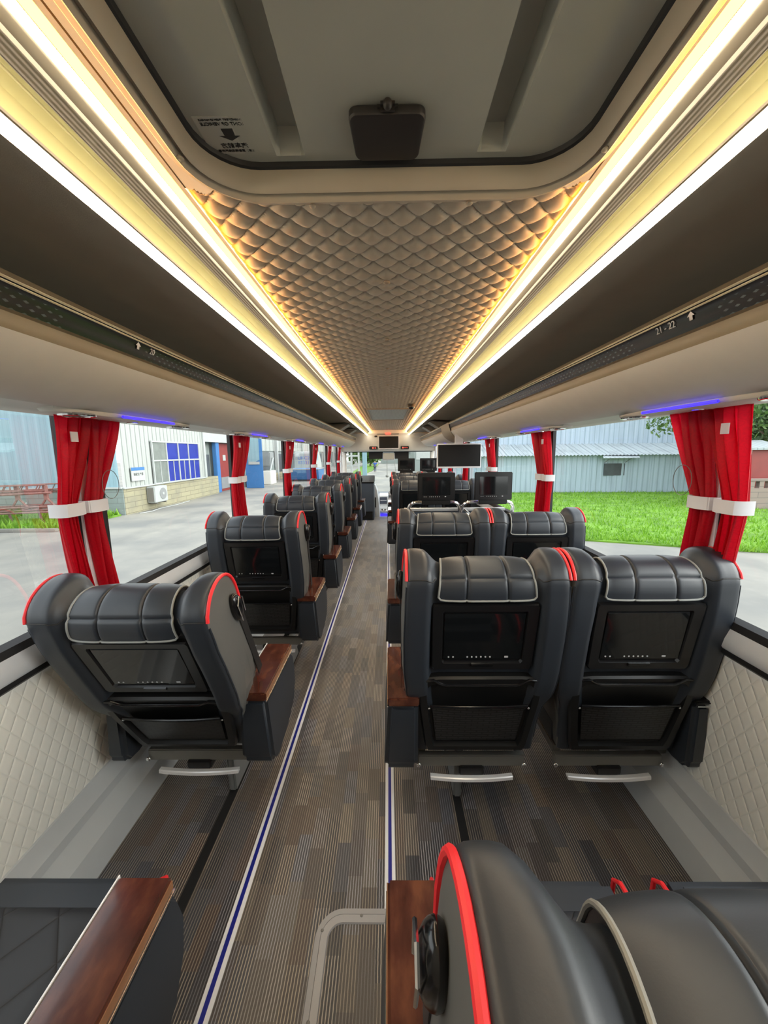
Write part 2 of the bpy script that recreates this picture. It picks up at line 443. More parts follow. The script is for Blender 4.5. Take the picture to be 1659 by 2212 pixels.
# ------------------------------------------------------------------ the bus shell
Y0, Y1 = -.45, 10.6
def st(name, mb, m, label, cat, **k): return solo(name, mb, m, label, cat, kind='structure', **k)
st('floor', MB().span((-1.2, Y0, -.06), (1.2, 8.95, 0)), M['carpet'], 'grey brown striped block carpet along the bus aisle and under the seats', 'floor')
st('floor_front', MB().span((-1.2, 8.95, -.75), (1.2, Y1, -.70)), M['dash_blue'], 'lower floor of the driver area beyond the aisle', 'floor')
# aisle edge strips: white, blue, white
for k, (x, side) in enumerate(((-.513, 'left'), (-.006, 'right'))):
    r = thing('trim_%d' % (k + 1), 'white aisle edge strip with a blue line, on the %s of the aisle' % side, 'floor trim', (x, 4, 0), kind='structure')
    MB().span((x - .019, Y0, .0), (x + .019, 8.55 if k == 0 else 8.9, .004), .001).build('strip', M['white_line'], r)
    MB().span((x - .0065, Y0, .004), (x + .0065, 8.55 if k == 0 else 8.9, .0055)).build('blue_line', M['blue_line'], r)
for k, x in enumerate((-.708, .288)):
    st('trim_%d' % (k + 3), MB().span((x - .017, Y0, 0), (x + .017, 8.3, .003)), M['rubber'], 'black seat rail slot in the carpet on the %s' % ('left' if k == 0 else 'right'), 'floor trim')
for s, nm in ((-1, 'left'), (1, 'right')):
    # ledge along the foot of the wall
    st('baseboard_%s' % nm, MB().strip([(s * 1.058, .0), (s * 1.066, .045), (s * 1.078, .105), (s * 1.09, .118), (s * 1.118, .152), (s * 1.124, .165), (s * 1.126, .20), (s * 1.136, .214), (s * 1.150, .262), (s * 1.158, .268)], Y0, 8.9),
       M['ledge'], 'stepped grey steel ledge at the foot of the %s wall' % nm, 'ledge', angle=20)
    st('wall_%s' % nm, MB().span((s * 1.155, Y0, .0), (s * 1.20, 9.6, .80)).span((s * 1.155, Y0, 1.67), (s * 1.20, 9.6, 2.15)).span((s * 1.155, Y0, .80), (s * 1.2, -.3, 1.7)), M['quilt_wall'],
       'off-white diamond quilted side wall below the windows on the %s' % nm, 'wall')
    sill = thing('trim_%d' % (5 if s < 0 else 6), 'silver window sill rail with black rubber edges on the %s' % nm, 'window sill', (s * 1.15, 4, .8), kind='structure')
    MB().strip([(s * 1.150, .80), (s * 1.132, .815), (s * 1.132, .832)], Y0, 9.6).strip([(s * 1.138, .905), (s * 1.145, .93), (s * 1.17, .94)], Y0, 9.6).build('rubber_edge', M['rubber'], sill)
    MB().strip([(s * 1.134, .830), (s * 1.126, .84), (s * 1.128, .87), (s * 1.138, .906)], Y0, 9.6).build('rail', M['sill'], sill, angle=60)
st('wall_back', MB().span((-1.2, Y0 - .05, -.06), (1.2, Y0, 2.2)), M['offwhite'], 'rear wall of the bus behind the last row', 'wall')
st('ceiling', MB().span((-1.2, Y0, 2.16), (1.2, Y1, 2.2)), M['trim_tan'], 'roof skin of the bus above the panels', 'ceiling')
# quilted centre panel: real relief
QY0, QY1, PX, PY = .90, 9.62, .0768, .0840
def quilt(u, v):
    x = -.424 + .848 * u; y = QY0 + (QY1 - QY0) * v ** 1.5
    a = x / PX + y / PY; b = x / PX - y / PY
    fa, fb = abs(a - math.floor(a) - .5), abs(b - math.floor(b) - .5)
    h = (1 - (2 * fa) ** 2.6) * (1 - (2 * fb) ** 2.6)
    e = sm(.0, .03, min(u, 1 - u))
    # openings for the air grille are left flat
    if 4.9 < y < 6.65 and abs(x) < .285: h = 0; e = .3
    return (x, y, 2.056 - .015 * (max(0, h) ** .55) * e)
st('ceiling_quilt', MB().grid(quilt, 176, 1500), M['quilt_ceiling'], 'beige diamond quilted ceiling panel down the middle of the bus', 'ceiling', angle=60)
# windows and pillars
PIL = {-1: [1.275, 2.76, 4.20, 5.74, 7.18, 8.66], 1: [1.21, 2.68, 4.10, 5.55, 6.98, 8.38]}
PD = {-1: .088, 1: .082}
wn = 0; tn = 6
for s in (-1, 1):
    nm = 'left' if s < 0 else 'right'
    es = [-.3] + PIL[s] + [9.45]
    for i in range(len(es) - 1):
        wn += 1
        a = es[i] + (.19 + PD[s] if i else 0); b = es[i + 1] + PD[s]
        st('window_%d' % wn, MB().quad((s * 1.172, a, .90), (s * 1.172, b, .90), (s * 1.166, b, 1.70), (s * 1.166, a, 1.70)), M['glass'], 'tall clear side window %s on the %s' % (('nearest the camera', 'second from the back', 'third from the back', 'fourth from the back', 'fifth from the back', 'sixth from the back', 'at the very front')[i], nm), 'window')
    for i, y in enumerate(PIL[s] + [9.45]):
        tn += 1
        r = thing('trim_%d' % tn, 'black window pillar with a white centre post, number %s from the back on the %s' % (('one', 'two', 'three', 'four', 'five', 'six', 'seven')[i], nm), 'window pillar', (s * 1.16, y + .1, .9), kind='structure')
        MB().span((s * 1.160, y + PD[s], .90), (s * 1.182, y + PD[s] + .19, 1.70)).build('pillar', M['rubber'] if i < 6 else M['white_pl'], r)
        MB().span((s * 1.148, y + PD[s] + .050, .92), (s * 1.161, y + PD[s] + .105, 1.70), .003).build('post', M['white_pl'], r)
# windscreen, front bulkhead
wn += 1
st('window_%d' % wn, MB().quad((-1.15, 10.45, -.2), (1.15, 10.45, -.2), (1.1, 10.15, 1.75), (-1.1, 10.15, 1.75)), M['windscreen'], 'large clear windscreen at the front of the bus', 'window')
bh = MB()
prof = [(9.95, 1.530), (9.72, 1.533), (9.66, 1.548), (9.63, 1.60), (9.62, 1.90), (9.60, 1.935), (9.57, 1.965), (9.57, 2.2)]
bh.loft([[(x, y - .05 * (1 - min(1, (abs(x) / 1.15) ** 2)), z) for y, z in prof] for x in [-1.2 + .1 * k for k in range(25)]], False)
st('wall_front', bh, M['offwhite'], 'off-white front bulkhead above the windscreen', 'wall')
st('trim_30', MB().span((-1.12, 9.9, 1.515), (1.12, 10.2, 1.532)), M['rubber'], 'dark lower edge of the front bulkhead', 'trim')
st('trim_31', MB().box((-1.13, 10.0, .9), (.1, .12, 1.6), .02).box((1.13, 10.0, .9), (.1, .12, 1.6), .02), M['offwhite'], 'pale windscreen corner posts', 'trim')

# ceiling trims, coves and light strips, mirrored
LY0, LY1 = Y0 + .02, 9.55
for s, nm in ((-1, 'left'), (1, 'right')):
    st('trim_%d' % (32 if s < 0 else 33), MB().strip([(s * .424, 2.06), (s * .424, 2.0555)], LY0, LY1).strip([(s * .4405, 2.024), (s * .4405, 2.018), (s * .456, 2.010), (s * .458, 2.004)], LY0, LY1), M['trim_tan'],
       'tan trim beside the inner light strip on the %s' % nm, 'ceiling trim', angle=20)
    st('trim_%d' % (34 if s < 0 else 35), MB().strip([(s * .458, 2.004), (s * .474, 1.993), (s * .4755, 1.990)], LY0, LY1), M['ribbed'], 'ribbed dark band between the light strips on the %s' % nm, 'ceiling trim')
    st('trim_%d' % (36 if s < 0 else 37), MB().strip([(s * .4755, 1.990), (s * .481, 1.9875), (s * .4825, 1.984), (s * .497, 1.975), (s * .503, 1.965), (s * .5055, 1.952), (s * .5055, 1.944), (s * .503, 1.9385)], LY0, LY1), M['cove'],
       'pale yellow cove lit by the added hidden strip on the %s' % nm, 'ceiling trim', angle=25)
    solo('ceiling_light_strip', MB().strip([(s * .425, 2.020), (s * .426, 2.016), (s * .439, 2.016), (s * .4405, 2.020)], LY0, LY1, 12), M['led'], 'long white inner ceiling light strip beside the quilted panel on the %s' % nm, 'light', 'white ceiling light strips')
    solo('ceiling_light_strip', MB().strip([(s * .4918, 1.9372), (s * .4920, 1.9350), (s * .4990, 1.9295), (s * .5085, 1.9242), (s * .5145, 1.9268)], LY0, LY1, 12), M['led_out'], 'long white outer light strip along the luggage rack edge on the %s' % nm, 'light', 'white ceiling light strips')
    solo('added_cove_glow', MB().strip([(s * .4935, 1.9385), (s * .5015, 1.9385)], LY0, LY1, 12), M['cove_fill'], 'hidden warm glow strip added to brighten the yellow cove on the %s' % nm, 'light', 'added cove glow strips')  # unseen emissive strip added to brighten the cove
    st('trim_%d' % (38 if s < 0 else 39), MB().strip([(s * .4908, 1.9425), (s * .4902, 1.9375), (s * .4920, 1.9352)], LY0, LY1), M['rack_brown'], 'thin brown lip above the outer light strip on the %s' % nm, 'ceiling trim')
    solo('amber_light_strip', MB().strip([(s * .4240, 2.0205), (s * .4232, 2.0215), (s * .4232, 2.0420), (s * .4240, 2.043)], LY0, LY1, 12), M['amber'], 'amber glow strip hugging the quilted ceiling edge on the %s' % nm, 'light', 'amber ceiling light strips')
    # luggage rack
    r = thing('luggage_rack', 'long open overhead luggage rack with grey underside and black perforated rail on the %s' % nm, 'luggage rack', (s * .85, 4.5, 1.64), 'overhead luggage racks')
    ye = 9.5
    MB().strip([(s * .515, 1.926), (s * .53, 1.930), (s * .56, 1.955), (s * .70, 1.985), (s * 1.0, 1.97), (s * 1.12, 1.90), (s * 1.14, 1.78), (s * 1.10, 1.755), (s * .86, 1.81), (s * .82, 1.845), (s * .80, 1.872)], LY0, ye, 4).build('lining', M['rack_dark'], r, angle=50)
    MB().strip([(s * .80, 1.872), (s * .797, 1.886), (s * .789, 1.880), (s * .768, 1.8625)], LY0, ye).strip([(s * .7895, 1.806), (s * .799, 1.802), (s * .803, 1.790), (s * .801, 1.774), (s * .797, 1.766)], LY0, ye).build('lip', M['rack_brown'], r)
    MB().strip([(s * .7675, 1.8615), (s * .7665, 1.8590), (s * .770, 1.8565), (s * .772, 1.858)], LY0, ye).build('chrome_trim', M['gold'], r)
    MB().strip([(s * .7725, 1.8545), (s * .7720, 1.8525), (s * .775, 1.8505), (s * .777, 1.852)], LY0, ye).build('chrome_trim', M['gold'], r)
    MB().strip([(s * .770, 1.860), (s * .776, 1.8495), (s * .7815, 1.838), (s * .7845, 1.822), (s * .7895, 1.806)], LY0, ye).build('perforated_rail', M['perf'], r, angle=60)
    MB().strip([(s * .797, 1.766), (s * .803, 1.756), (s * .814, 1.740), (s * .84, 1.712), (s * .88, 1.682), (s * .92, 1.660), (s * .952, 1.648), (s * .965, 1.645)], LY0, ye, 3).build('underside', M['rack_grey'], r, angle=60)
    MB().strip([(s * .965, 1.645), (s * .985, 1.650), (s * 1.06, 1.640), (s * 1.125, 1.634), (s * 1.15, 1.66)], LY0, ye, 3).build('service_channel', M['rack_grey'], r, angle=60)
    # writing on the rail
    if s > 0:
        Mx = frame((.7785, 1.15, 1.8365), (0, -1, 0), (-.35, 0, 1)); text('seat_number', '21 - 22', .026, Mx, M['white_print'], r)
        MB().prism([(.777, 1.058, 1.849), (.7785, 1.070, 1.838), (.7785, 1.063, 1.838), (.781, 1.063, 1.828), (.781, 1.053, 1.828), (.7785, 1.053, 1.838), (.7785, 1.046, 1.838)], (-.001, 0, 0)).build('arrow', M['white_print'], r)
    else:
        Mx = frame((-.7785, 1.33, 1.8365), (0, 1, 0), (.35, 0, 1)); text('seat_number', '20', .026, Mx, M['white_print'], r)
        MB().prism([(-.777, 1.258, 1.849), (-.7785, 1.270, 1.838), (-.7785, 1.263, 1.838), (-.781, 1.263, 1.828), (-.781, 1.253, 1.828), (-.7785, 1.253, 1.838), (-.7785, 1.246, 1.838)], (.001, 0, 0)).build('arrow', M['white_print'], r)
    # flaps and end piece inside the rack towards the front
    for y in ((6.2, 7.6) if s < 0 else (5.9, 7.0)):
        MB().prism([(s * .62, y, 1.955), (s * .80, y + .05, 1.85), (s * 1.05, y + .05, 1.82), (s * 1.05, y, 1.95)], (0, .35, 0), .01).build('divider_box', M['trim_tan'], r)
# rounded end shell where the deep part of the right-hand rack stops
r = [o for o in C.objects if o.name.startswith('luggage_rack') and o.location.x > 0][0]
pr = [(.764, 1.872), (.775, 1.838), (.788, 1.79), (.80, 1.755), (.83, 1.715), (.88, 1.675), (.94, 1.645), (1.0, 1.640)]
MB().loft([[(x - .014 * f, y, z - .010 * f) for x, z in pr] for y, f in ((5.0, .15), (5.15, .8), (5.45, 1.), (5.62, .9), (5.72, .4), (5.76, -.3))], False).build('end_shell', M['rack_brown'], r, angle=60)

# overhead service units
su = None
SU = [(-1, 1.56 + 1.32 * k) for k in range(6)] + [(1, 1.31 + 1.32 * k) for k in range(6)]
ordn = ['nearest', 'second', 'third', 'fourth', 'fifth', 'sixth']
for k, (s, y) in enumerate(SU):
    if k in (0, 6):
        r = thing('service_unit', '', 'service unit', (s * 1.0, y, 1.647), 'overhead service units')
        h = MB(); n = 28; rings = []
        for (f, z) in ((1., .004), (1., -.006), (.93, -.014), (.55, -.017)):
            rings.append([(s * .02 + .062 * f * math.copysign(abs(math.cos(a)) ** .6, math.cos(a)), .40 * (1 - (1 - f) * .3) * math.copysign(abs(math.sin(a)) ** .6, math.sin(a)), z) for a in [2 * PI * q / n for q in range(n)]])
        h.loft(rings, True, True).build('housing', M['rack_grey'], r, off=False)
        MB().span((-s * .056 - .004, -.17, -.016), (-s * .056 + .004, .17, -.006), .003).build('blue_light_bar', M['blue_led'], r, off=False)
        for yy in (-.30, .30):
            ring = MB(); ring.tube([(.0 + .042 * math.cos(a), yy + .05 * math.sin(a), -.017) for a in [2 * PI * q / 24 for q in range(24)]], .006, 8, True); ring.build('air_nozzle', M['chrome'], r, off=False)
            MB().cyl((0, yy, -.02), (0, yy, -.010), .036, n=20).build('nozzle_disc', M['steel_dk'], r, off=False)
        MB().cyl((s * .02, .0, -.021), (s * .02, 0, -.012), .02, n=16).build('reading_lamp', M['chrome'], r, off=False)
        su = r; o = r
    else:
        o = copy_tree(su); o.location = (s * 1.0, y, 1.647)
    o['label'] = 'flat overhead service unit with blue light bar, %s from the back under the %s rack' % (ordn[k % 6], 'left' if s < 0 else 'right')

# ------------------------------------------------------------------ roof hatch
r = thing('roof_hatch', 'large grey roof escape hatch with rounded beige frame above the camera', 'roof hatch', (.01, .42, 2.02))
def rr(hx, y0, y1, rad, z, n=8):
    P = []
    for cx_, cy_, a0 in ((hx - rad, y1 - rad, 0), (-hx + rad, y1 - rad, PI / 2), (-hx + rad, y0 + rad, PI), (hx - rad, y0 + rad, 1.5 * PI)):
        for k in range(n + 1):
            a = a0 + PI / 2 * k / n; P.append((.01 + cx_ + rad * math.cos(a), cy_ + rad * math.sin(a), z))
    return P
fr = [(.004, 2.082), (0, 2.070), (.002, 2.052), (.006, 2.040), (.011, 2.034), (.0135, 2.040), (.0225, 2.040), (.025, 2.031), (.0285, 2.0265), (.032, 2.028), (.0345, 2.034), (.050, 2.035), (.056, 2.040), (.058, 2.056)]
MB().loft([rr(.365 + d * .75, -.25 - d, .876 + d, .10 + d, z) for d, z in fr]).build('frame', M['hatch_frame'], r, angle=30)
MB().loft([rr(.3655 + d, -.25, .8765 + d, .10, z) for d, z in ((.001, 2.0705), (-.004, 2.074), (-.006, 2.083))]).build('seal', M['rubber'], r)
# lid with two long pressed channels
xs = [-.36, -.30, -.214, -.206, -.188, -.166, -.158, -.08, 0, .08, .178, .186, .204, .226, .234, .32, .38]
ys = [-.25, 0, .3, .6, .80, .835, .850, .862, .874]
def lidz(x, y):
    for c in (-.186, .206):
        if abs(x - c) < .022 and y < .845: return 2.118
        if abs(x - c) < .03 and y < .857: return 2.082 - .004
    return 2.082
MB().loft([[(x, y, lidz(x, y)) for x in xs] for y in ys], False).build('lid', M['hatch_lid'], r, angle=25)
hd = MB(); n = 6
hp = []
for cx_, cy_, a0 in ((.050, .834, 0), (-.044, .834, PI / 2), (-.049, .758, PI), (.055, .758, 1.5 * PI)):
    for k in range(n + 1):
        a = a0 + PI / 2 * k / n; hp.append((cx_ + .014 * math.cos(a), cy_ + .015 * math.sin(a)))
hd.loft([[(x * f + (1 - f) * .006, (y - .796) * f + .796, z) for x, y in hp] for f, z in ((.9, 2.083), (1., 2.078), (1., 2.068), (.97, 2.065), (.92, 2.064))], True, True)
h = hd.build('handle', M['brown_pl'], r)
MB().box((.004, .738, 2.072), (.034, .014, .014), .005).sphere((.004, .731, 2.070), .008).build('latch', M['brown_pl'], h)
for k, (x, y) in enumerate(((-.372, .78), (-.16, .925), (.18, .925), (.392, .78))):
    MB().sphere((x, y, 2.031 if k in (1, 2) else 2.030), .007, (1, 1, .5)).build('screw_cap', M['hatch_frame'], r)
# transparent sticker with arrow to the front of the vehicle
sk = MB().span((-.338, .762, 2.0808), (-.236, .846, 2.0818)).build('sticker', M['sticker'], r)
def lab(body, size, y, nm='lettering'):
    text(nm, body, size, frame((-.287, y, 2.0802), (-1, 0, 0), (0, -1, 0)), M['ink'], sk)
lab('FRONT OF VEHICLE', .0095, .777); lab('EMERGENCY EXIT  PUSH UP HANDLE', .0050, .768); lab('汽车前方', .013, .826); lab('注意：紧急情况推开天窗', .0065, .838)
MB().prism([(-.287, .814, 2.0806), (-.306, .803, 2.0806), (-.2965, .803, 2.0806), (-.2975, .787, 2.0806), (-.2765, .787, 2.0806), (-.2775, .803, 2.0806), (-.268, .803, 2.0806)], (0, 0, -.0004)).build('arrow', M['ink'], sk)

# ceiling studs, air grille, dome camera
for k, y in enumerate((1.32, 1.95, 2.60, 3.2)):
    solo('ceiling_button', MB().sphere((0, y, 2.036), .011, (1, 1, .5)), M['trim_tan'], 'small fixing button on the ceiling quilt, %s from the roof hatch' % ordn[k].replace('nearest', 'first'), 'button', 'ceiling buttons')
r = thing('air_grille', 'grey perforated return air grille in the front ceiling', 'air grille', (0, 5.8, 2.03))
MB().span((-.28, 4.95, 2.036), (-.255, 6.6, 2.056), .004).span((.255, 4.95, 2.036), (.28, 6.6, 2.056), .004).span((-.255, 4.95, 2.036), (.255, 5.0, 2.056), .004).span((-.255, 6.55, 2.036), (.255, 6.6, 2.056), .004).build('frame', M['trim_tan'], r)
t = NT('perforated_grey'); o = t.pos()
q = [t.math('ABSOLUTE', t.math('SUBTRACT', t.math('FRACT', t.math('DIVIDE', o[i], p)), .5)) for i, p in ((0, .02), (1, .06))]
t.set(Base_Color=t.mix(t.math('LESS_THAN', t.math('MAXIMUM', q[0], q[1]), .25), (.38, .42, .42), (.20, .23, .23)), Roughness=.5)
MB().span((-.255, 5.0, 2.044), (.255, 6.55, 2.050)).build('mesh_panel', t.m, r)
r = thing('dome_camera', 'small black dome camera under the ceiling near the front grille', 'camera', (.265, 4.5, 2.0))
MB().sphere((.265, 4.5, 2.012), .036, (1, 1, .8)).build('dome', M['blk_gloss'], r); MB().cyl((.265, 4.5, 2.012), (.265, 4.5, 2.045), .042, n=20).build('mount', M['rubber'], r)

# ------------------------------------------------------------------ seats
HINGE = (0, .075, .35)
WID = [(0, .224), (.12, .230), (.20, .240), (.29, .264), (.40, .273), (.52, .274), (.66, .270), (.76, .265), (.83, .262), (.88, .260)]
def width(s): return interp(s, WID)
def prof(u, fine=True):
    """side outline of the backrest at u (-1..1): list of (s up, n backwards)"""
    a = abs(u)
    H = .762 + .044 * sm(.55, .79, a)
    T = .150 + .050 * sm(.62, .85, a)
    e = max(0., (a - .93) / .07); ins = .008 * (1 - math.sqrt(max(0, 1 - e * e)))
    H -= ins
    half = .088 + .012 * sm(.6, .8, a)
    def rear(s):
        b = .030 * sm(.64, .74, a) * sm(.16, .34, s) * (1 - .55 * sm(.60, .80, s)) - .012 * (1 - sm(.64, .70, a)) * sm(.30, .38, s) * (1 - sm(.62, .70, s))
        return b - ins
    def front(s): return -(interp(s, [(0, .16), (.16, .20), (.36, .175), (.52, .165), (.68, T)]) - ins)
    sh = H - half
    P = []
    for k in range(27): P.append((sh * k / 26, rear(sh * k / 26)))
    n0, n1 = rear(sh), front(sh)
    for k in range(1, 16):
        t_ = PI * k / 16; P.append((sh + half * math.sin(t_) ** .85, (n0 + n1) / 2 + (n0 - n1) / 2 * math.cos(t_)))
    for k in range(16): P.append((sh * (1 - k / 15), front(sh * (1 - k / 15))))
    return P
def bp(u, s, n): return (u * width(s), -n, s)
US = [-1, -.985, -.96, -.92, -.87, -.82, -.77, -.73, -.69, -.65, -.61, -.56, -.48, -.36, -.2, 0, .2, .36, .48, .56, .61, .65, .69, .73, .77, .82, .87, .92, .96, .985, 1]

def path_at(u):
    """rear-to-front line over the headrest with outward normals"""
    P = prof(u); c0 = next(i for i, p in enumerate(P) if p[0] > .655)
    cut = next(i for i, p in enumerate(P) if i > 30 and p[0] < .56)
    return P[c0:cut]
def resample(P, n):
    L = [0]
    for a, b in zip(P, P[1:]): L.append(L[-1] + math.hypot(b[0] - a[0], b[1] - a[1]))
    out = []
    j = 0
    for k in range(n):
        d = L[-1] * k / (n - 1)
        while j < len(L) - 2 and L[j + 1] < d: j += 1
        f = (d - L[j]) / max(1e-9, L[j + 1] - L[j])
        out.append((P[j][0] + (P[j + 1][0] - P[j][0]) * f, P[j][1] + (P[j + 1][1] - P[j][1]) * f, d))
    return out
FW = .160
def flap_point(x, k, N, off):
    R = resample(path_at(min(.60, abs(x) / .266)), N)
    s, n, d = R[k]
    a, b = R[max(0, k - 1)], R[min(N - 1, k + 1)]
    tx, ty = b[0] - a[0], b[1] - a[1]; l = math.hypot(tx, ty) or 1
    nx, ny = -ty / l, tx / l       # outward (s, n)
    if k < 3 and ny < 0: nx, ny = -nx, -ny
    return s + nx * off, n + ny * off, d
# direction check of the outward normal
def flap_normal_sign():
    s0, n0, d0 = flap_point(0, 20, 60, 0); s1, n1, d1 = flap_point(0, 20, 60, .01)
    return 1 if (s1 > s0 or n1 > n0) else -1
SG = flap_normal_sign()

def part(mb, name, m, parent, rec=None, **k):
    """a part of the seat; parts of the reclining back hang at the hinge"""
    o = mb.build(name, m, parent, off=False, **k)
    if rec is not None:
        o.location = HINGE; o.rotation_euler = (rec, 0, 0)
    return o

SEATMESH = {}
def make_seat(aisle, wood=True):
    """aisle = side of the wooden armrest and belt (+1 / -1); wood False for a window seat of a pair"""
    root = thing('coach_seat', '', 'seat', (0, 0, 0))
    S = aisle if wood else -aisle    # side facing the aisle neighbour
    rec = math.radians(9)
    mb = MB()
    mb.loft([[bp(u, s, n) for s, n in prof(u)] for u in US])
    back = part(mb, 'backrest', M['leather'], root, rec, angle=50)
    for sd in (-1, 1):
        P = prof(1); cs = sum(p[0] for p in P) / len(P); cn = sum(p[1] for p in P) / len(P)
        mb = MB()
        rings = []
        for f, o_ in ((1, .0), (.985, .002), (.90, .005), (.7, .007), (.4, .008)):
            rings.append([(sd * (width(cs + (s - cs) * f) + o_), -(cn + (n - cn) * f), cs + (s - cs) * f) for s, n in P])
        mb.loft(rings, True)
        mb.bm.faces.new([mb.bm.verts.new(p) for p in rings[-1]])
        part(mb, 'side_panel', M['leather_grey'], back, angle=50)
        # red piping over the ear, and a short run low on the front edge
        i0 = next(i for i, p in enumerate(P) if p[0] > .735); i1 = next(i for i, p in enumerate(P) if i > 34 and p[0] < .60)
        mb = MB(); mb.tube([(sd * (width(s) + .003), -n * 1.0 - (.002 if i < 30 else -.002), s + .002) for i, (s, n) in list(enumerate(P))[i0:i1]], .0055, 8)
        part(mb, 'red_piping', M['red_pipe'], back)
        j0 = next(i for i, p in enumerate(P) if i > 34 and p[0] < .45); j1 = next(i for i, p in enumerate(P) if i > 34 and p[0] < .22)
        mb = MB(); mb.tube([(sd * (width(s) + .003), -n + .003, s) for s, n in P[j0:j1]], .004, 6)
        part(mb, 'red_piping', M['red_pipe'], back)
        mb = MB(); mb.tube([(sd * (width(s) + .002), -n + .002, s) for s, n in P[2:i0]], .003, 6)
        part(mb, 'dark_piping', M['leather'], back)
    for sd in (-1, 1):
        pts = []
        for k in range(9):
            u = sd * (.64 + .345 * k / 8); P = prof(u); i = next(i for i, p in enumerate(P) if p[0] > .732)
            pts.append(bp(u, P[i][0], P[i][1] + .0005))
        mb = MB(); mb.tube(pts, .0022, 6); part(mb, 'seam', M['rubber'], back)
    # draped headrest cover with stitched squares
    N, K = 60, 40
    def tp(k): return 1.02 - .26 * k / (N - 1)
    def groove(x, d):
        g = .0062 * max(math.exp(-((abs(x) - .068) / .0035) ** 2), math.exp(-((d - .066) / .0035) ** 2), .8 * math.exp(-((d - .42) / .004) ** 2))
        crown = .009 * (1 - (x / FW) ** 4)
        return .014 + crown - g
    xs_ = [-FW + 2 * FW * i / K for i in range(K + 1)]
    # denser columns about the stitch lines
    xs_ = sorted(set([round(x, 4) for x in xs_] + [round(q * .068 + w_, 4) for q in (-1, 1) for w_ in (-.005, -.0025, 0, .0025, .005)]))
    R_ = []
    paths = {}
    for x in xs_:
        dd = flap_point(x, 1, N, 0)[2]
        col = []
        for k in range(N):
            d = dd * k
            s, n, _ = flap_point(x * tp(k), k, N, SG * groove(x, d)); col.append((x * tp(k), -n, s))
        R_.append(col)
    mb = MB(); mb.loft(R_, False)
    for col, q in ((R_[0], -1), (R_[-1], 1)):
        mb.loft([col, [(x - q * .004, -flap_point(x, k, N, -SG * .004)[1], flap_point(x, k, N, -SG * .004)[0]) for k, (x, y, z) in enumerate(col)]], False)
    mb.loft([[c[0] for c in R_], [(c[0][0], c[0][1] + .018, c[0][2] + .004) for c in R_]], False)
    cover = part(mb, 'headrest_cover', M['leather'], root, rec, angle=60)
    edge = list(reversed(R_[0])) + [c[0] for c in R_[1:-1]] + R_[-1]
    mb = MB(); mb.tube([(x, y - .001, z) for x, y, z in edge[::2]], .0034, 8)
    part(mb, 'piping', M['grey_pipe'], cover)
    # seat-back screen
    mb = MB()
    def bez(x, s, n): return (x, -n, s)
    o_ = [(.176, .655), (.182, .645), (.178, .402), (.170, .390)]
    ring = lambda f, n: [bez(sx_ * x * f, .522 + (s - .522) * f, n) for sx_, L_ in ((1, o_), (-1, list(reversed(o_)))) for x, s in L_]
    mb.loft([ring(1.0, -.03), ring(1.0, .006), ring(.98, .012), ring(.80, .010), ring(.775, .000), ring(.76, .000)], True, True)
    scr = part(mb, 'screen_unit', M['bezel'], root, rec, angle=20)
    mb = MB(); mb.box((0, -.0035, .524), (.276, .004, .188), .0015)
    part(mb, 'screen', M['screen'], scr)
    mb = MB()
    for x in (-.118, -.102, -.052, -.036, -.020, -.004, .012, .028): mb.cyl((x, -.0055, .4415), (x, -.0068, .4415), .0030, n=8)
    mb.box((.085, -.006, .4418), (.013, .002, .006))
    part(mb, 'button_row', M['dot'], scr)
    mb = MB(); mb.loft([[(x, y - .010, s + z) for x in (-.038, -.034, 0, .034, .038)] for y, s, z in ((0, .420, .0), (-.006, .418, 0), (-.006, .410, 0), (0, .404, 0))], False)
    part(mb, 'latch', M['blk_gloss'], scr)
    # lower moulded panel with woven pocket
    mb = MB()
    o2 = [(.150, .362), (.205, .356), (.226, .335), (.222, .25), (.196, .05), (.185, .016)]
    ring2 = lambda f, n, g=1.: [bez(sx_ * x * f, .19 + (s - .19) * f * g, n) for sx_, L_ in ((1, o2), (-1, list(reversed(o2)))) for x, s in L_]
    mb.loft([ring2(1., -.02), ring2(1., .012), ring2(.97, .022), ring2(.86, .023), ring2(.84, .006), ring2(.82, .004)], True, True)
    low = part(mb, 'pocket_panel', M['blk_plastic'], root, rec, angle=25)
    mb = MB(); mb.loft([[(x * (1 - .12 * (1 - v)), -(.010 + .016 * v * (1 - (x / .18) ** 2) + .002), .062 + .172 * v) for x in [-.172 + .0344 * k for k in range(11)]] for v in [k / 8 for k in range(9)]], False)
    part(mb, 'net_pocket', M['net'], low, angle=60)
    mb = MB(); mb.tube([(-.178, -.022, .236), (-.09, -.029, .238), (0, -.031, .239), (.09, -.029, .238), (.178, -.022, .236)], .0055, 8)
    part(mb, 'pocket_rail', M['blk_gloss'], low)
    for q in (-1, 1):
        mb = MB(); mb.sphere((q * .182, -.022, .224), .0045, (1, .5, 1)); part(mb, 'screw', M['chrome'], low)
    mb = MB(); mb.tube([(-.216, -.020, .325), (-.200, -.024, .352), (-.170, -.026, .357), (-.150, -.027, .345), (-.128, -.027, .335), (.128, -.027, .335), (.150, -.027, .345), (.170, -.026, .357), (.200, -.024, .352), (.216, -.020, .325)], .0050, 8)
    part(mb, 'moulded_ridge', M['blk_gloss'], low)
    # cushion
    mb = MB(); mb.box((0, .290, .400), (.470, .445, .165), .045, None, 4)
    cu = part(mb, 'cushion', M['leather'], root, angle=60)
    mb = MB()
    def cq(u, v):
        x = -.195 + .39 * u; y = .10 + .335 * v
        return (x, y - .02 * sm(.86, 1, v) * 0,   .4805 + .016 * (min(1, 6 * min(u, 1 - u)) ** .5) * (1 - .9 * sm(.88, 1.0, v)) - .02 * sm(.93, 1, v))
    mb.grid(cq, 24, 24); part(mb, 'quilted_centre', M['leather_seat'], cu, angle=70)
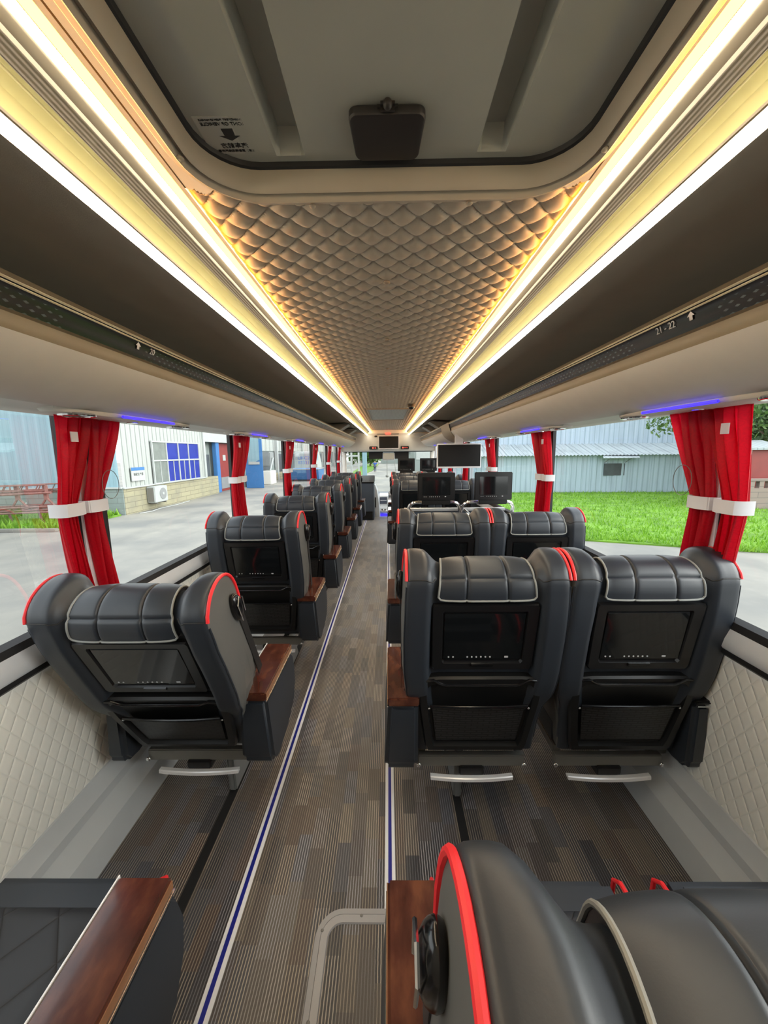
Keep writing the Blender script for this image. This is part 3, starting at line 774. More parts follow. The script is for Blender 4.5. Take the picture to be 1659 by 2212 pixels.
    for q in (-1, 1):
        mb = MB(); mb.tube([(q * .226, .12, .472), (q * .226, .42, .474), (q * .226, .485, .468), (q * .226, .510, .445), (q * .226, .514, .36)], .0055, 8); part(mb, 'red_piping', M['red_pipe'], cu)
    # armrest
    def armrest(q, wooden):
        x0, x1 = (.222, .332) if wooden else (.226, .286)
        mb = MB()
        poly = [(0, .588), (.375, .588), (.392, .560), (.405, .50), (.385, .43), (.33, .365), (.22, .322), (.08, .298), (.03, .305), (.004, .34)]
        rings = []
        for f, wd in ((0, 0), (1, 1)):
            rings.append([(q * ((x0 if f == 0 else x1) + (.018 * sm(.58, .40, z) if f else -.0)), y, z) for y, z in poly])
        A = [mb.bm.verts.new(p) for p in rings[0]]; B = [mb.bm.verts.new(p) for p in rings[1]]
        mb.bm.faces.new(A); mb.bm.faces.new(list(reversed(B))); mb.ring_faces(B, A, True)
        bmesh.ops.bevel(mb.bm, geom=list(mb.bm.edges), offset=.016, segments=3, affect='EDGES', clamp_overlap=True)
        a = part(mb, 'armrest', M['leather'], root, angle=50)
        if wooden:
            mb = MB(); mb.box((q * (x0 + x1) / 2, .186, .604), (x1 - x0 + .004, .382, .034), .005); part(mb, 'wooden_top', M['wood'], a)
            mb = MB(); mb.box((q * (x1 + .0028), .186, .607), (.0022, .374, .020), .0008); part(mb, 'wood_edge', M['wood_edge'], a)
            mb = MB(); mb.box((q * (x0 - .0015), .196, .612), (.003, .365, .022), .001); part(mb, 'chrome_trim', M['satin_alu'], a)
            mb = MB(); mb.box((q * (x1 + .003), .186, .5885), (.005, .384, .006), .0015); part(mb, 'chrome_trim', M['chrome'], a)
        else:
            mb = MB(); mb.box((q * (x0 + x1) / 2, .186, .594), (x1 - x0, .37, .014), .005); part(mb, 'black_top', M['blk_plastic'], a)
            mb = MB(); mb.box((q * (x0 + x1) / 2, -.0005, .583), (x1 - x0 - .01, .004, .005), .001); part(mb, 'chrome_trim', M['chrome'], a)
        return a
    if wood: armrest(S, True)
    if wood and aisle > 0: armrest(-S, False)     # single seats also carry one at the window
    if not wood: armrest(S, False)
    # belt guide on the side of the back and its strap
    if wood:
        mb = MB(); mb.sphere((S * .284, .135, .650), 1., (.020, .030, .060), 20, 14); mb.cyl((S * .262, .135, .650), (S * .286, .135, .650), .022, n=16)
        g = part(mb, 'belt_guide', M['blk_gloss'], root, rec)
        mb = MB(); mb.tube([(S * .303, .118, .605), (S * .303, .114, .68), (S * .303, .135, .70), (S * .303, .156, .68), (S * .303, .150, .62)], .0026, 6); part(mb, 'chrome_rim', M['chrome'], g)
        mb = MB(); mb.prism([(S * .283, .128, .61), (S * .283, .166, .61), (S * .276, .185, .25), (S * .276, .147, .25)], (S * .003, 0, 0)); part(mb, 'belt_strap', M['rubber'], g)
    # under-frame, footrest, leg
    mb = MB(); mb.span((-.215, .112, .238), (.215, .142, .288), .004).span((-.20, .38, .27), (.20, .41, .315), .004).span((-.212, .14, .28), (-.182, .40, .315), .003).span((.182, .14, .28), (.212, .40, .315), .003)
    fr_ = part(mb, 'seat_frame', M['steel_dk'], root)
    for q in (-1, 1):
        mb = MB(); mb.sphere((q * .212, .106, .250), .010, (1, .6, 1)); part(mb, 'bolt', M['chrome'], fr_)
    mb = MB(); mb.loft([[(x, y + .012 * (x / .165) ** 2, z) for x in [-.165 + .033 * k for k in range(11)]] for y, z in ((.080, .196), (.081, .207), (.085, .210), (.100, .210), (.103, .206), (.100, .198), (.085, .194), (.080, .196))], False)
    ft = part(mb, 'footrest_bar', M['satin_alu'], root)
    mb = MB(); mb.span((-.05, .10, .206), (.05, .15, .245), .006); part(mb, 'footrest_bracket', M['rubber'], ft)
    if wood:
        xl = .085 if aisle > 0 else -.035
        mb = MB(); mb.prism([(xl - .017, .205, .0), (xl - .017, .20, .20), (xl - .017, .185, .27), (xl - .017, .40, .27), (xl - .017, .35, .15), (xl - .017, .45, .0)], (.034, 0, 0), .006)
        part(mb, 'leg', M['steel'], root)
    else:
        mb = MB(); mb.span((.19, .16, .25), (.27, .36, .285), .006); part(mb, 'wall_bracket', M['steel_dk'], root)
        mb = MB(); mb.sphere((.225, .15, .245), .016); part(mb, 'bolt', M['chrome'], root)
    return root

RECLINE = {'screen_unit', 'headrest_cover', 'backrest', 'pocket_panel', 'belt_guide'}
def place(proto, first, loc, label, group, rec):
    o = proto if first else copy_tree(proto)
    o.location = loc; o['label'] = label; o['group'] = group
    for c in children_of(o):
        if c.name.split('.')[0] in RECLINE: c.rotation_euler = (rec, 0, 0)
    return o
g1 = 'single leather seats along the left windows'; g2 = 'paired leather seats along the right windows'
single = make_seat(1, True); pair_a = make_seat(-1, True); pair_w = make_seat(-1, False)
rl = [31, 26, 13, 7, 6, 6, 6, 6]
ll = ['quilted black single seat with wooden armrest at the lower left corner of the view',
      'black single seat leaning back, nearest of the fully visible seats on the left',
      'black single seat second in the left column, directly ahead of the leaning one',
      'black single seat third in the left column counting from the leaning one',
      'black single seat fourth in the left column counting from the leaning one',
      'black single seat fifth in the left column counting from the leaning one',
      'black single seat sixth in the left column, behind the foremost single seat',
      'black single seat foremost in the left column, behind the slate cabinet']
for k in range(8):
    place(single, k == 0, (-.797, (.303 if k == 0 else .333) + .974 * k, 0), ll[k], g1, math.radians(rl[k]))
rows = [(.300, 18.), (1.275, 10), (2.236, 7), (4.925, 5), (5.885, 6), (6.845, 6)]
nm = ['in the closest pair at the bottom of the view', 'in the second pair, large screen facing the camera', 'in the third pair, just behind the chrome rails', 'in the first pair beyond the chrome rails', 'in the second pair beyond the chrome rails', 'in the foremost pair on the right']
for k, (y, a) in enumerate(rows):
    place(pair_a, k == 0, (.325, y, 0), 'black aisle seat ' + nm[k], g2, math.radians(a))
    place(pair_w, k == 0, (.876, y, 0), 'black window seat ' + nm[k], g2, math.radians(a))

# ------------------------------------------------------------------ curtains, ties
def curtain(s, y, label, tl):
    X = s * 1.100
    r = thing('curtain', label, 'curtain', (X, y + .1, .94), 'red window curtains')
    def half(t0, t1, m0, m1, b0, b1, ph, npl):
        def f(u, v):
            z = 1.655 - .71 * v
            k = (1.655 - z) / (1.655 - 1.315)
            if k < 1:
                e = k ** 1.15 if True else k
                a = t0 + (m0 - t0) * e; b = t1 + (m1 - t1) * e
            else:
                e = (k - 1) / 1.09; a = m0 + (b0 - m0) * e; b = m1 + (b1 - m1) * e
            wdt = b - a
            amp = .006 + .020 * (1 - min(1, wdt / .19))
            x = X + amp * math.sin(2 * PI * npl * u + ph) + .006 * math.sin(9 * z + 7 * u) + s * .012 * sm(.0, .25, abs(k - 1)) * 0
            x += s * .030 * sm(.0, 1.3, k)
            return (x, y + a + wdt * u + .004 * math.sin(2 * PI * npl * u * 2 + ph), z)
        return f
    for nm_, args in (('panel', (.0, .172, .002, .074, .050, .116, .4, 3.5)), ('panel', (.150, .336, .124, .196, .164, .240, 1.7, 3.5))):
        mb = MB(); mb.grid(half(*args), 44, 40); mb.build(nm_, M['satin'], r, angle=80)
    MB().box((X - s * .024, y + .055, 1.565), (.003, .030, .034)).build('size_tag', M['white_pl'], r)
    # tie band: a shallow white clip around the gathered cloth
    q = thing('curtain_tie', tl, 'curtain tie', (s * 1.06, y + .1, 1.30), 'white curtain tie bands')
    mb = MB(); prf = [(1.150, -.004), (1.110, -.006), (1.090, .004), (1.086, .060), (1.098, .092), (1.140, .104), (1.098, .116), (1.086, .140), (1.090, .196), (1.110, .206), (1.150, .204)]
    pin = [(x + .004, yy + (.004 if i < 5 else -.004 if i > 5 else 0)) for i, (x, yy) in enumerate(prf)]
    def zt(i): return .045 - .018 * (1 if i in (5,) else .0)
    mb.loft([[(s * x, y + yy, z) for x, yy in pp] for pp, z in ((prf, 1.292), (prf, 1.337), (pin, 1.337), (pin, 1.292))], False, False, True)
    mb.build('band', M['white_pl'], q, angle=40)
words_ = ['nearest', 'second', 'third', 'fourth', 'fifth', 'sixth']
for s in (-1, 1):
    nm_ = 'left' if s < 0 else 'right'
    for i, y in enumerate(PIL[s]):
        curtain(s, y, 'red satin curtain gathered at the %s window pillar on the %s side' % (words_[i], nm_), 'white band holding the %s red curtain on the %s side' % (words_[i], nm_))
        if i == 0:   # hanging cord ring
            X = s * 1.075
            solo('pull_cord', MB().tube([(X, y + (.20 if s < 0 else .21) + .045 * math.cos(a), 1.39 + .055 * math.sin(a)) for a in [2 * PI * q / 24 for q in range(24)]], .0012, 5, True), M['steel_dk'], 'thin loop of cord hanging at the nearest red curtain on the %s' % nm_, 'cord')

# ------------------------------------------------------------------ monitors on chrome rails, hanging television
def monitor(x, y, z, label, group):
    r = thing('rail_monitor', label, 'monitor', (x, y, z), group)
    mb = MB(); mb.box((0, 0, .135), (.35, .03, .262), .006); mb.build('case', M['bezel'], r, off=False)
    mb = MB(); mb.box((0, -.0155, .140), (.262, .003, .170), .001); mb.build('screen', M['screen'], r, off=False)
    mb = MB()
    for k in range(9):
        if k not in (2,): mb.box((-.115 + .018 * k, -.0165, .040), (.005, .002, .005))
    mb.box((.085, -.0165, .041), (.012, .002, .007)); mb.build('button_row', M['dot'], r, off=False)
    mb = MB(); mb.box((0, .01, -.015), (.27, .04, .045), .006); mb.build('clamp', M['blk_plastic'], r, off=False)
    return r
m1 = monitor(.45, 3.62, 1.045, 'black monitor clamped on the chrome rail nearer the aisle', 'monitors on chrome rails')
for x, y, l in ((.985, 3.62, 'black monitor clamped on the chrome rail nearer the window'),
                (.372, 8.0, 'small far monitor standing above the foremost seats, nearer the aisle'), (.828, 8.0, 'small far monitor standing above the foremost seats, nearer the window')):
    o = copy_tree(m1); o.location = (x, y, 1.045 if y < 5 else 1.115); o['label'] = l
for x, y, l in ((.44, 3.64, 'bent chrome guard rail around the stair well, aisle side'), (.955, 3.64, 'bent chrome guard rail around the stair well, window side')):
    r = thing('guard_rail', l, 'rail', (x, y, 0), 'chrome guard rails')
    P = [(x - .25, y + .10, .0), (x - .25, y + .08, .86)] + [(x - .25 + .075 * (1 - math.cos(a)), y + .08 - .06 * math.sin(a), .94 + .085 * math.sin(a)) for a in [PI / 2 * k / 6 for k in range(7)]]
    P2 = [(2 * x - a, b, c) for a, b, c in reversed(P)]
    MB().tube(P + P2, .0165, 10).build('tube', M['chrome'], r)
    P3 = [(x - .235, y - .0, .955), (x - .18, y - .12, .90), (x - .10, y - .20, .84)]
    MB().tube(P3, .013, 8).build('brace', M['chrome'], r)
r = thing('partition', 'dark low partition panel behind the chrome guard rails', 'partition', (.67, 3.75, 0))
MB().span((.17, 3.74, .05), (1.14, 3.77, .92), .008).build('panel', M['cab'], r)
MB().span((.15, 3.73, .93), (1.14, 3.785, .955), .004).build('top_rail', M['alu'], r)
r = thing('far_partition', 'dark partition under the two small far monitors', 'partition', (.6, 8.05, 0))
MB().span((.14, 8.02, .0), (1.14, 8.06, 1.085), .008).build('panel', M['cab'], r)
def tv(name, c, w, h, label, tilt=0):
    r = thing(name, label, 'television', c)
    M3 = Matrix.Rotation(tilt, 3, 'X')
    mb = MB(); mb.box((0, 0, 0), (w, .035, h), .006, M3); mb.build('case', M['white_pl'], r, off=False)
    mb = MB(); mb.box(M3 @ Vector((0, -.0178, .004)), (w - .026, .002, h - .034), 0, M3); mb.build('screen', PM('tv_screen', (.008, .0075, .0075), .5, spec=.25), r, off=False)
    return r
a = tv('hanging_television', (.872, 4.8, 1.452), .545, .30, 'wide dark television in a white frame hanging below the right luggage rack')
MB().span((-.05, .0, .14), (.05, .03, .26), .006).build('bracket', M['white_pl'], a, off=False)
tv('front_television', (.016, 9.53, 1.748), .500, .318, 'dark television with pale frame on the front bulkhead', math.radians(0))

# ------------------------------------------------------------------ front of the bus
r = thing('brake_lamp', 'dark slot with a glowing red lamp above the front television', 'lamp', (0, 9.53, 1.93))
MB().box((0, 9.55, 1.962), (.54, .05, .05), .01).build('slot', M['steel_dk'], r)
MB().box((.0, 9.520, 1.962), (.145, .03, .040), .012).build('lens', M['red_led'], r)
for nm_, x, l, ch in (('digital_clock', -.362, 'black digital display with red figures left of the front television', '0 0'), ('warning_display', .408, 'dark red display with lit symbols right of the front television', '8 0 0')):
    r = thing(nm_, l, 'display', (x, 9.55, 1.58))
    MB().box((x, 9.565, 1.619), (.205, .06, .078), .01).build('case', M['blk_gloss'], r)
    if x < 0:
        MB().cyl((x - .01, 9.536, 1.619), (x - .01, 9.53, 1.619), .017, n=12).build('lit_dot', M['red_led'], r)
        MB().box((x + .045, 9.534, 1.619), (.012, .004, .030)).build('lit_segment', M['red_led'], r)
    else:
        MB().cyl((x - .045, 9.536, 1.619), (x - .045, 9.53, 1.619), .015, n=12).build('lit_dot', M['red_led'], r)
        for q in range(3): MB().box((x - .0 + .028 * q, 9.534, 1.619), (.018, .004, .022)).build('lit_segment', EM('dim_red', (.7, .06, .05), .5) if 'dimr' not in M else M['dimr'], r)
solo('dome_camera', MB().sphere((-.30, 9.52, 1.897), .03, (1.2, 1, .7)), M['brown_pl'], 'tiny dark camera at the upper left corner of the front television', 'camera')
for nm_, x0, x1 in (('left', -.50, -.135), ('right', .150, .53)):
    r = thing('sun_visor', 'black roller sun visor at the %s of the inside mirror' % nm_, 'sun visor', ((x0 + x1) / 2, 10.05, 1.34), 'windscreen sun visors')
    MB().box(((x0 + x1) / 2, 10.06, 1.430), (x1 - x0, .012, .175), .004).build('blind', M['brown_pl'], r)
    MB().tube([(x0, 10.05, 1.522), (x1, 10.05, 1.522)], .016, 8).build('roller', M['rubber'], r)
r = thing('inside_mirror', 'square inside mirror in a pale frame under the front bulkhead', 'mirror', (.012, 10.0, 1.31))
MB().box((.012, 9.99, 1.408), (.315, .04, .205), .03, None, 4).build('frame', M['white_pl'], r)
MB().box((.012, 9.968, 1.408), (.270, .004, .160), .0).build('mirror_glass', PM('mirror', (.75, .78, .8), .05, 1.), r)
r = thing('slate_cabinet', 'tall slate blue cabinet behind the driver at the end of the left column', 'cabinet', (-.68, 8.75, 0))
MB().span((-1.10, 8.53, .0), (-.33, 9.1, .835), .012).build('body', M['cab'], r)
mb = MB(); mb.prism([(-1.10, 8.52, .832), (-1.10, 8.52, .862), (-1.10, 9.1, .975), (-1.10, 9.1, .832)], (.78, 0, 0), .008)
for k in range(6): mb.box((-.42 - .09 * k, 8.84, .921), (.012, .40, .012), 0, Matrix.Rotation(math.radians(11), 3, 'X'))
mb.build('ribbed_top', M['blk_plastic'], r)
MB().span((-1.05, 8.52, .02), (-.36, 8.535, .20), .004).build('kick_panel', M['blk_plastic'], r)
r = thing('driver_console', 'pale blue white curved console beside the driver', 'console', (-.29, 9.05, 0))
mb = MB(); rings = []
for z, x0, x1, yy in ((-.7, -.345, -.22, 9.4), (.05, -.345, -.215, 9.42), (.16, -.345, -.222, 9.4), (.30, -.345, -.232, 9.36), (.45, -.345, -.245, 9.3), (.62, -.345, -.27, 9.25), (.76, -.345, -.315, 9.2)):
    rings.append([(x0, 8.95, z), (x1, 8.95, z), (x1 + .012, 9.0, z), (x1 + .012, yy, z), (x0, yy, z)])
mb.loft(rings, True, True, False); mb.build('shell', M['dash_white'], r, angle=30)
MB().span((-.322, 8.942, .23), (-.295, 8.952, .47), .004).build('slot', M['rubber'], r)
MB().span((-.318, 8.944, .06), (-.262, 8.952, .20), .02).build('pad', M['dash_white'], r)
r = thing('centre_dashboard', 'dashboard centre stack with white tray and blue glow ending the aisle', 'dashboard', (-.12, 9.4, 0))
mb = MB(); mb.prism([(-.235, 9.25, -.7), (-.235, 9.22, .16), (-.235, 9.33, .22), (-.235, 9.38, .45), (-.235, 9.7, .50), (-.235, 9.7, -.7)], (.23, 0, 0), .015); mb.build('stack', M['dash_white'], r)
MB().box((-.125, 9.345, .345), (.175, .012, .165), .006, Matrix.Rotation(math.radians(-12), 3, 'X')).build('dark_panel', M['dash_blue'], r)
MB().box((-.125, 9.333, .345), (.15, .004, .012), 0, Matrix.Rotation(math.radians(-12), 3, 'X')).build('button_strip', M['dash_white'], r)
MB().sphere((-.12, 9.17, .115), .075, (1.25, .8, .55)).build('tray', M['white_pl'], r)
for q in (-1, 1): MB().cyl((-.12 + q * .035, 9.10, .150), (-.12 + q * .035, 9.11, .158), .022, n=14).build('cup_ring', M['steel_dk'], r)
MB().span((-.235, 9.20, -.02), (-.02, 9.215, .035), .01).build('blue_glow_bar', M['blue_led'], r)
r = thing('main_dashboard', 'long dark dashboard below the windscreen', 'dashboard', (0, 10.0, -.7))
mb = MB(); mb.loft([[(x, y, z) for y, z in ((9.72, -.7), (9.70, .30), (9.75, .42), (10.0, .50), (10.38, .46), (10.40, -.7))] for x in [-1.1 + .2 * k for k in range(12)]], False, True); mb.build('body', M['dash_blue'], r, angle=25)
r = thing('glint_pole', 'pole with white boxes standing in for chrome glints at the front end of the aisle', 'pole', (.02, 8.85, 0))
MB().tube([(.035, 8.85, 0), (.035, 8.85, .62)], .02, 10).build('pole', M['steel_dk'], r)
for z in (.23, .43, .57): MB().box((.035, 8.825, z), (.075, .05, .085), .015).build('glint_box', M['white_pl'], r)  # white boxes stand in for chrome glints on the seat arm fronts
r = thing('marker_pole', 'thin pole with a small ball at the front bumper', 'marker pole', (-.04, 12.0, -1.4))
MB().tube([(-.04, 12, .80), (-.04, 11.9, 1.7), (-.04, 11.3, 2.1), (-.04, 10.60, 2.18)], .010, 6).build('rod', M['steel_dk'], r)
MB().sphere((-.04, 12, .785), .048).build('ball', M['steel_dk'], r)
MB().tube([(.12, 11.9, 1.7), (.24, 12, .85), (.26, 12, .3)], .008, 6).build('stay', M['steel_dk'], r)

# access hatch frame in the aisle floor
r = thing('floor_hatch', 'rounded aluminium frame of an access hatch in the aisle carpet', 'floor hatch', (-.1, .7, 0))
def rr2(x0, x1, y0, y1, rad, z):
    P = []
    for cx_, cy_, a0 in ((x1 - rad, y1 - rad, 0), (x0 + rad, y1 - rad, PI / 2), (x0 + rad, y0 + rad, PI), (x1 - rad, y0 + rad, 1.5 * PI)):
        for k in range(9): P.append((cx_ + rad * math.cos(a0 + PI / 2 * k / 8), cy_ + rad * math.sin(a0 + PI / 2 * k / 8), z))
    return P
MB().loft([rr2(-.244 + d, .20 - d, .1 + d, 1.062 - d, .085 - d, z) for d, z in ((0, .0005), (.002, .004), (.018, .0052), (.0185, .0035), (.0195, .0052), (.040, .0045), (.043, .0005))]).build('frame', M['alu_floor'], r, angle=25)
for p in ((-.222, 1.0), (-.226, .8), (-.10, 1.040)): MB().sphere((p[0], p[1], .005), .005, (1, 1, .4)).build('screw', M['steel_dk'], r)

# ------------------------------------------------------------------ outside
GZ = -1.4
st('ground', MB().span((-120, -30, GZ - .2), (120, 160, GZ)), M['concrete'], 'grey concrete yard around the bus', 'ground')
def blades(regions, n, hmin, hmax, rng):
    mb = MB(); bm = mb.bm
    for poly, cnt in regions:
        for _ in range(cnt):
            x, y = poly(rng)
            h = rng.uniform(hmin, hmax); a = rng.uniform(0, 2 * PI); w_ = h * .10 + .008
            dx, dy = math.cos(a) * w_, math.sin(a) * w_; lx, ly = rng.gauss(0, .35) * h, rng.gauss(0, .35) * h
            v = [bm.verts.new(p) for p in ((x - dx, y - dy, GZ + .03), (x + dx, y + dy, GZ + .03), (x + lx, y + ly, GZ + h))]
            bm.faces.new(v)
    return mb
def fast_build(mb, name, m):
    me = bpy.data.meshes.new(name); mb.bm.to_mesh(me); mb.bm.free(); me.materials.append(m)
    o = bpy.data.objects.new(name, me); C.objects.link(o); return o
rng = random.Random(3)
LAWN_R = [(3.0, 14.2), (6.5, 12.2), (10.6, 10.6), (17, 9.6), (30, 9.0), (30, 29), (3.0, 29)]
st('lawn_soil', MB().prism([(x, y, GZ) for x, y in LAWN_R], (0, 0, .05)), M['soil'], 'green soil of the lawn on the right of the bus', 'lawn')
def edge_r(x): return interp(x, [(3, 14.2), (6.5, 12.2), (10.6, 10.6), (17, 9.6), (30, 9.0)])
def pr_(rg):
    x = rg.uniform(3, 27); return x, edge_r(x) + (27 - edge_r(x)) * rg.random() ** 1.6
tag(fast_build(blades([(pr_, 26000)], 0, .10, .24, rng), 'grass', M['blade']), 'bright green grass of the lawn outside the right windows', 'grass', kind='stuff')
st('lawn_strip', MB().span((-26, 14.6, GZ), (-13.0, 18.3, GZ + .08)), M['soil'], 'grassy strip with kerb along the pale blue hall on the left', 'lawn')
tag(fast_build(blades([(lambda rg: (rg.uniform(-26, -13.0), rg.uniform(14.6, 18.3)), 9000)], 0, .15, .42, rng), 'grass', M['blade']), 'green grass around the rusty plough frames on the left', 'grass', kind='stuff')
solo('kerb', MB().span((-26, 14.40, GZ), (-12.9, 14.62, GZ + .12), .02), M['concrete'], 'low broken concrete kerb at the edge of the left grass strip', 'kerb')
st('lawn_far', MB().prism([(-2.6, 62, GZ), (-4.6, 40, GZ), (-5.2, 40, GZ), (-6.0, 100, GZ), (-2.4, 100, GZ)], (0, 0, .06)), M['blade'], 'far strip of lawn beside the road ahead', 'lawn')

def corrug(p0, p1, z0, z1, pitch, depth):
    """vertical corrugated sheet between two ground points"""
    a, b = Vector(p0), Vector(p1); L = (b - a).length; d = (b - a) / L; nrm = Vector((d.y, -d.x))
    pts = []; n = int(L / pitch)
    for k in range(n):
        for f, o_ in ((0, 0), (.12, depth), (.38, depth), (.5, 0)):
            q = a + d * ((k + f) * pitch) + nrm * o_; pts.append((q.x, q.y))
    pts.append((b.x, b.y))
    return MB().loft([[(x, y, z) for x, y in pts] for z in (z0, z1)], False)
# factory hall on the left: white corrugated long side and pale blue gable
hall = thing('factory_hall', 'white corrugated factory hall on cream block base outside the left windows', 'building', (-13, 22, GZ))
corrug((-12.9, 18.5), (-12.9, 26.95), -.06, 6.0, .36, .045).build('white_wall', M['white_corr'], hall, flat=True)
MB().span((-13.3, 18.5, GZ), (-12.88, 29.0, -.10)).build('block_base', M['brick_y'], hall)
MB().span((-13.0, 18.45, -.12), (-12.80, 26.95, -.05)).build('base_flashing', M['white_paint'], hall)
corrug((-13.0, 18.42), (-34, 18.42), -.05, 6.5, .60, -.02).build('pale_blue_gable', M['blue_corr'], hall, flat=True)
MB().span((-34, 18.44, GZ), (-12.9, 18.7, -.05)).build('gable_base', M['brick_g'], hall)
MB().span((-34, 18.36, -.10), (-12.9, 18.48, -.02)).build('gable_flashing', M['white_paint'], hall)
w = MB()
for y in (20.95, 22.3, 23.55, 24.75, 26.1): w.span((-12.84, y - .04, -.06), (-12.76, y + .04, 2.24))
for z in (-.06, 1.20, 2.24): w.span((-12.85, 20.9, z - .04), (-12.77, 26.15, z + .04))
for y in (22.95, 24.15, 25.4, 21.6): w.span((-12.83, y - .02, -.06), (-12.77, y + .02, 1.2))
wf = w.build('window_frame', M['white_paint'], hall)
for i, (a, b) in enumerate(((20.95, 22.3), (22.3, 23.55), (23.55, 24.75), (24.75, 26.1))):
    for z0, z1 in ((-.06, 1.2), (1.2, 2.24)):
        MB().span((-12.83, a, z0), (-12.81, b, z1)).build('pane', M['grey_pane'] if i == 0 else M['blue_pane'], wf)
MB().span((-13.05, 26.9, -.1), (-12.8, 27.15, 6.)).build('corner_post', M['white_paint'], hall)
# sign
r = thing('wall_sign', 'small white sign with blue header on the white corrugated wall', 'sign', (-12.78, 19.55, .25))
MB().span((-12.82, 19.05, .22), (-12.78, 20.1, .90)).build('board', M['white_paint'], r)
MB().span((-12.779, 19.05, .74), (-12.772, 20.1, .90)).build('header', M['blue_paint'], r)
text('lettering', '装配生产部', .155, frame((-12.772, 19.58, .54), (0, 1, 0), (0, 0, 1)), M['ink'], r)
# air conditioner
r = thing('air_conditioner', 'white outdoor air conditioner unit hung on the block base', 'air conditioner', (-12.6, 20.75, -1.05))
MB().span((-12.86, 20.2, -1.02), (-12.42, 21.4, -.16), .03).build('case', M['white_paint'], r)
MB().span((-12.80, 20.18, -.96), (-12.48, 20.21, -.22)).build('side_grille', M['steel_dk'], r)
mb = MB(); mb.cyl((-12.42, 20.95, -.58), (-12.40, 20.95, -.58), .31, n=28); mb.build('fan_grille', M['steel'], r)
MB().cyl((-12.40, 20.95, -.58), (-12.385, 20.95, -.58), .08, n=16).build('hub', M['white_paint'], r)
MB().span((-12.86, 20.4, -1.10), (-12.45, 20.46, -1.02)).span((-12.86, 21.2, -1.10), (-12.45, 21.26, -1.02)).build('bracket', M['steel_dk'], r)
solo('cable', MB().tube([(-12.5, 18.9, GZ + .02), (-12.3, 19.6, GZ + .02), (-12.5, 20.6, GZ + .02), (-12.4, 22.2, GZ + .02), (-12.6, 24, GZ + .02)], .02, 6), M['white_paint'], 'pale cable on the ground along the cream block base', 'cable')
# further left: grey bay, blue column, red door, blue gate
r = thing('grey_annex', 'grey corrugated annex with dark opening beyond the white hall', 'building', (-13.6, 32, GZ))
corrug((-13.5, 27.2), (-13.5, 33.4), GZ, 6, .3, .04).build('wall', M['grey_corr'], r, flat=True)
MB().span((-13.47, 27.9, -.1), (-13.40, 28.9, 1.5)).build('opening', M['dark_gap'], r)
MB().span((-13.5, 27.2, 2.4), (-12.85, 33.4, 5.5)).build('canopy_fascia', M['white_paint'], r)
solo('blue_column', MB().span((-13.25, 29.1, GZ), (-12.95, 29.7, 2.4), .03), M['blue_paint'], 'tall narrow blue column at the end of the white hall', 'column')
r = thing('red_door', 'dull red sheet door beside the blue column', 'door', (-13.2, 33, GZ))
MB().span((-13.4, 29.9, GZ), (-13.25, 33.4, 2.35), .02).build('leaf', M['red_paint'], r)
MB().span((-13.26, 30.9, 1.0), (-13.22, 31.4, 1.45)).build('notice', M['white_paint'], r)
MB().span((-13.26, 30.3, -1.2), (-13.2, 32.5, -.3)).build('lower_rail', M['steel'], r)
r = thing('blue_gate', 'big flat blue steel gate between two red curtains on the left', 'gate', (-11.3, 33, GZ))
MB().span((-12.25, 33.0, GZ), (-10.75, 33.1, 3.4), .02).build('panel', M['blue_paint'], r)
MB().prism([(-12.0, 32.97, .6), (-11.0, 32.97, 1.0), (-11.0, 32.97, 3.3), (-11.9, 32.97, 3.3)], (0, .02, 0)).build('pale_panel', M['blue_corr'], r)
MB().span((-11.9, 32.95, .62), (-11.0, 32.98, .86)).build('notice', M['white_paint'], r)
# workshop with white posts, far
r = thing('far_workshop', 'pale workshop front with grey openings far ahead on the left', 'building', (-12.5, 52, GZ))
corrug((-12.6, 34), (-12.6, 110), 1.8, 6.5, .5, .06).build('fascia', M['white_corr'], r, flat=True)
MB().span((-13, 34, GZ), (-12.7, 110, 1.9)).build('wall', M['grey_corr'], r)
for k in range(9):
    y = 36.5 + 6.5 * k
    MB().span((-12.62, y, GZ), (-12.3, y + .4, 3.0)).build('post', M['white_paint'], r)
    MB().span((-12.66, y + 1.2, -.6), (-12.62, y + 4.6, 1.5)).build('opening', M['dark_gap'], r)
MB().span((-12.62, 34, GZ), (-12.35, 66, -.55)).build('plinth', M['brick_y'], r)
r = thing('machine', 'grey and white machine standing in the yard between two red curtains', 'machine', (-11.6, 37.5, GZ))
MB().span((-12.2, 36.6, GZ), (-11.2, 38.4, -.1), .05).build('body', M['offwhite'], r)
MB().span((-12.1, 36.9, .3), (-11.3, 38.2, 1.7), .08).build('hood', M['steel'], r)
MB().tube([(-11.3, 36.7, GZ), (-11.3, 36.7, -.2), (-11.2, 37.6, 1.1), (-11.6, 38, 1.2)], .08, 8).build('arm', M['white_paint'], r)
r = thing('blue_skip', 'low blue steel skip in the yard on the left', 'skip', (-9.4, 42, GZ))
MB().prism([(-10.6, 41, GZ + .15), (-10.6, 44, GZ + .15), (-10.6, 44.4, -.15), (-10.6, 40.6, -.15)], (3.2, 0, 0), .03).build('body', M['blue_paint'], r)
MB().tube([(-10.6, 40.6, -.15), (-7.4, 40.6, -.15), (-7.4, 44.4, -.15), (-10.6, 44.4, -.15)], .06, 6, True).build('rim', M['steel'], r)
MB().span((-10.3, 41.2, GZ), (-7.7, 43.8, GZ + .16)).build('skid', M['dark_gap'], r)
r = thing('white_van', 'white van with blue lettering parked by the workshop', 'van', (-10, 48, GZ))
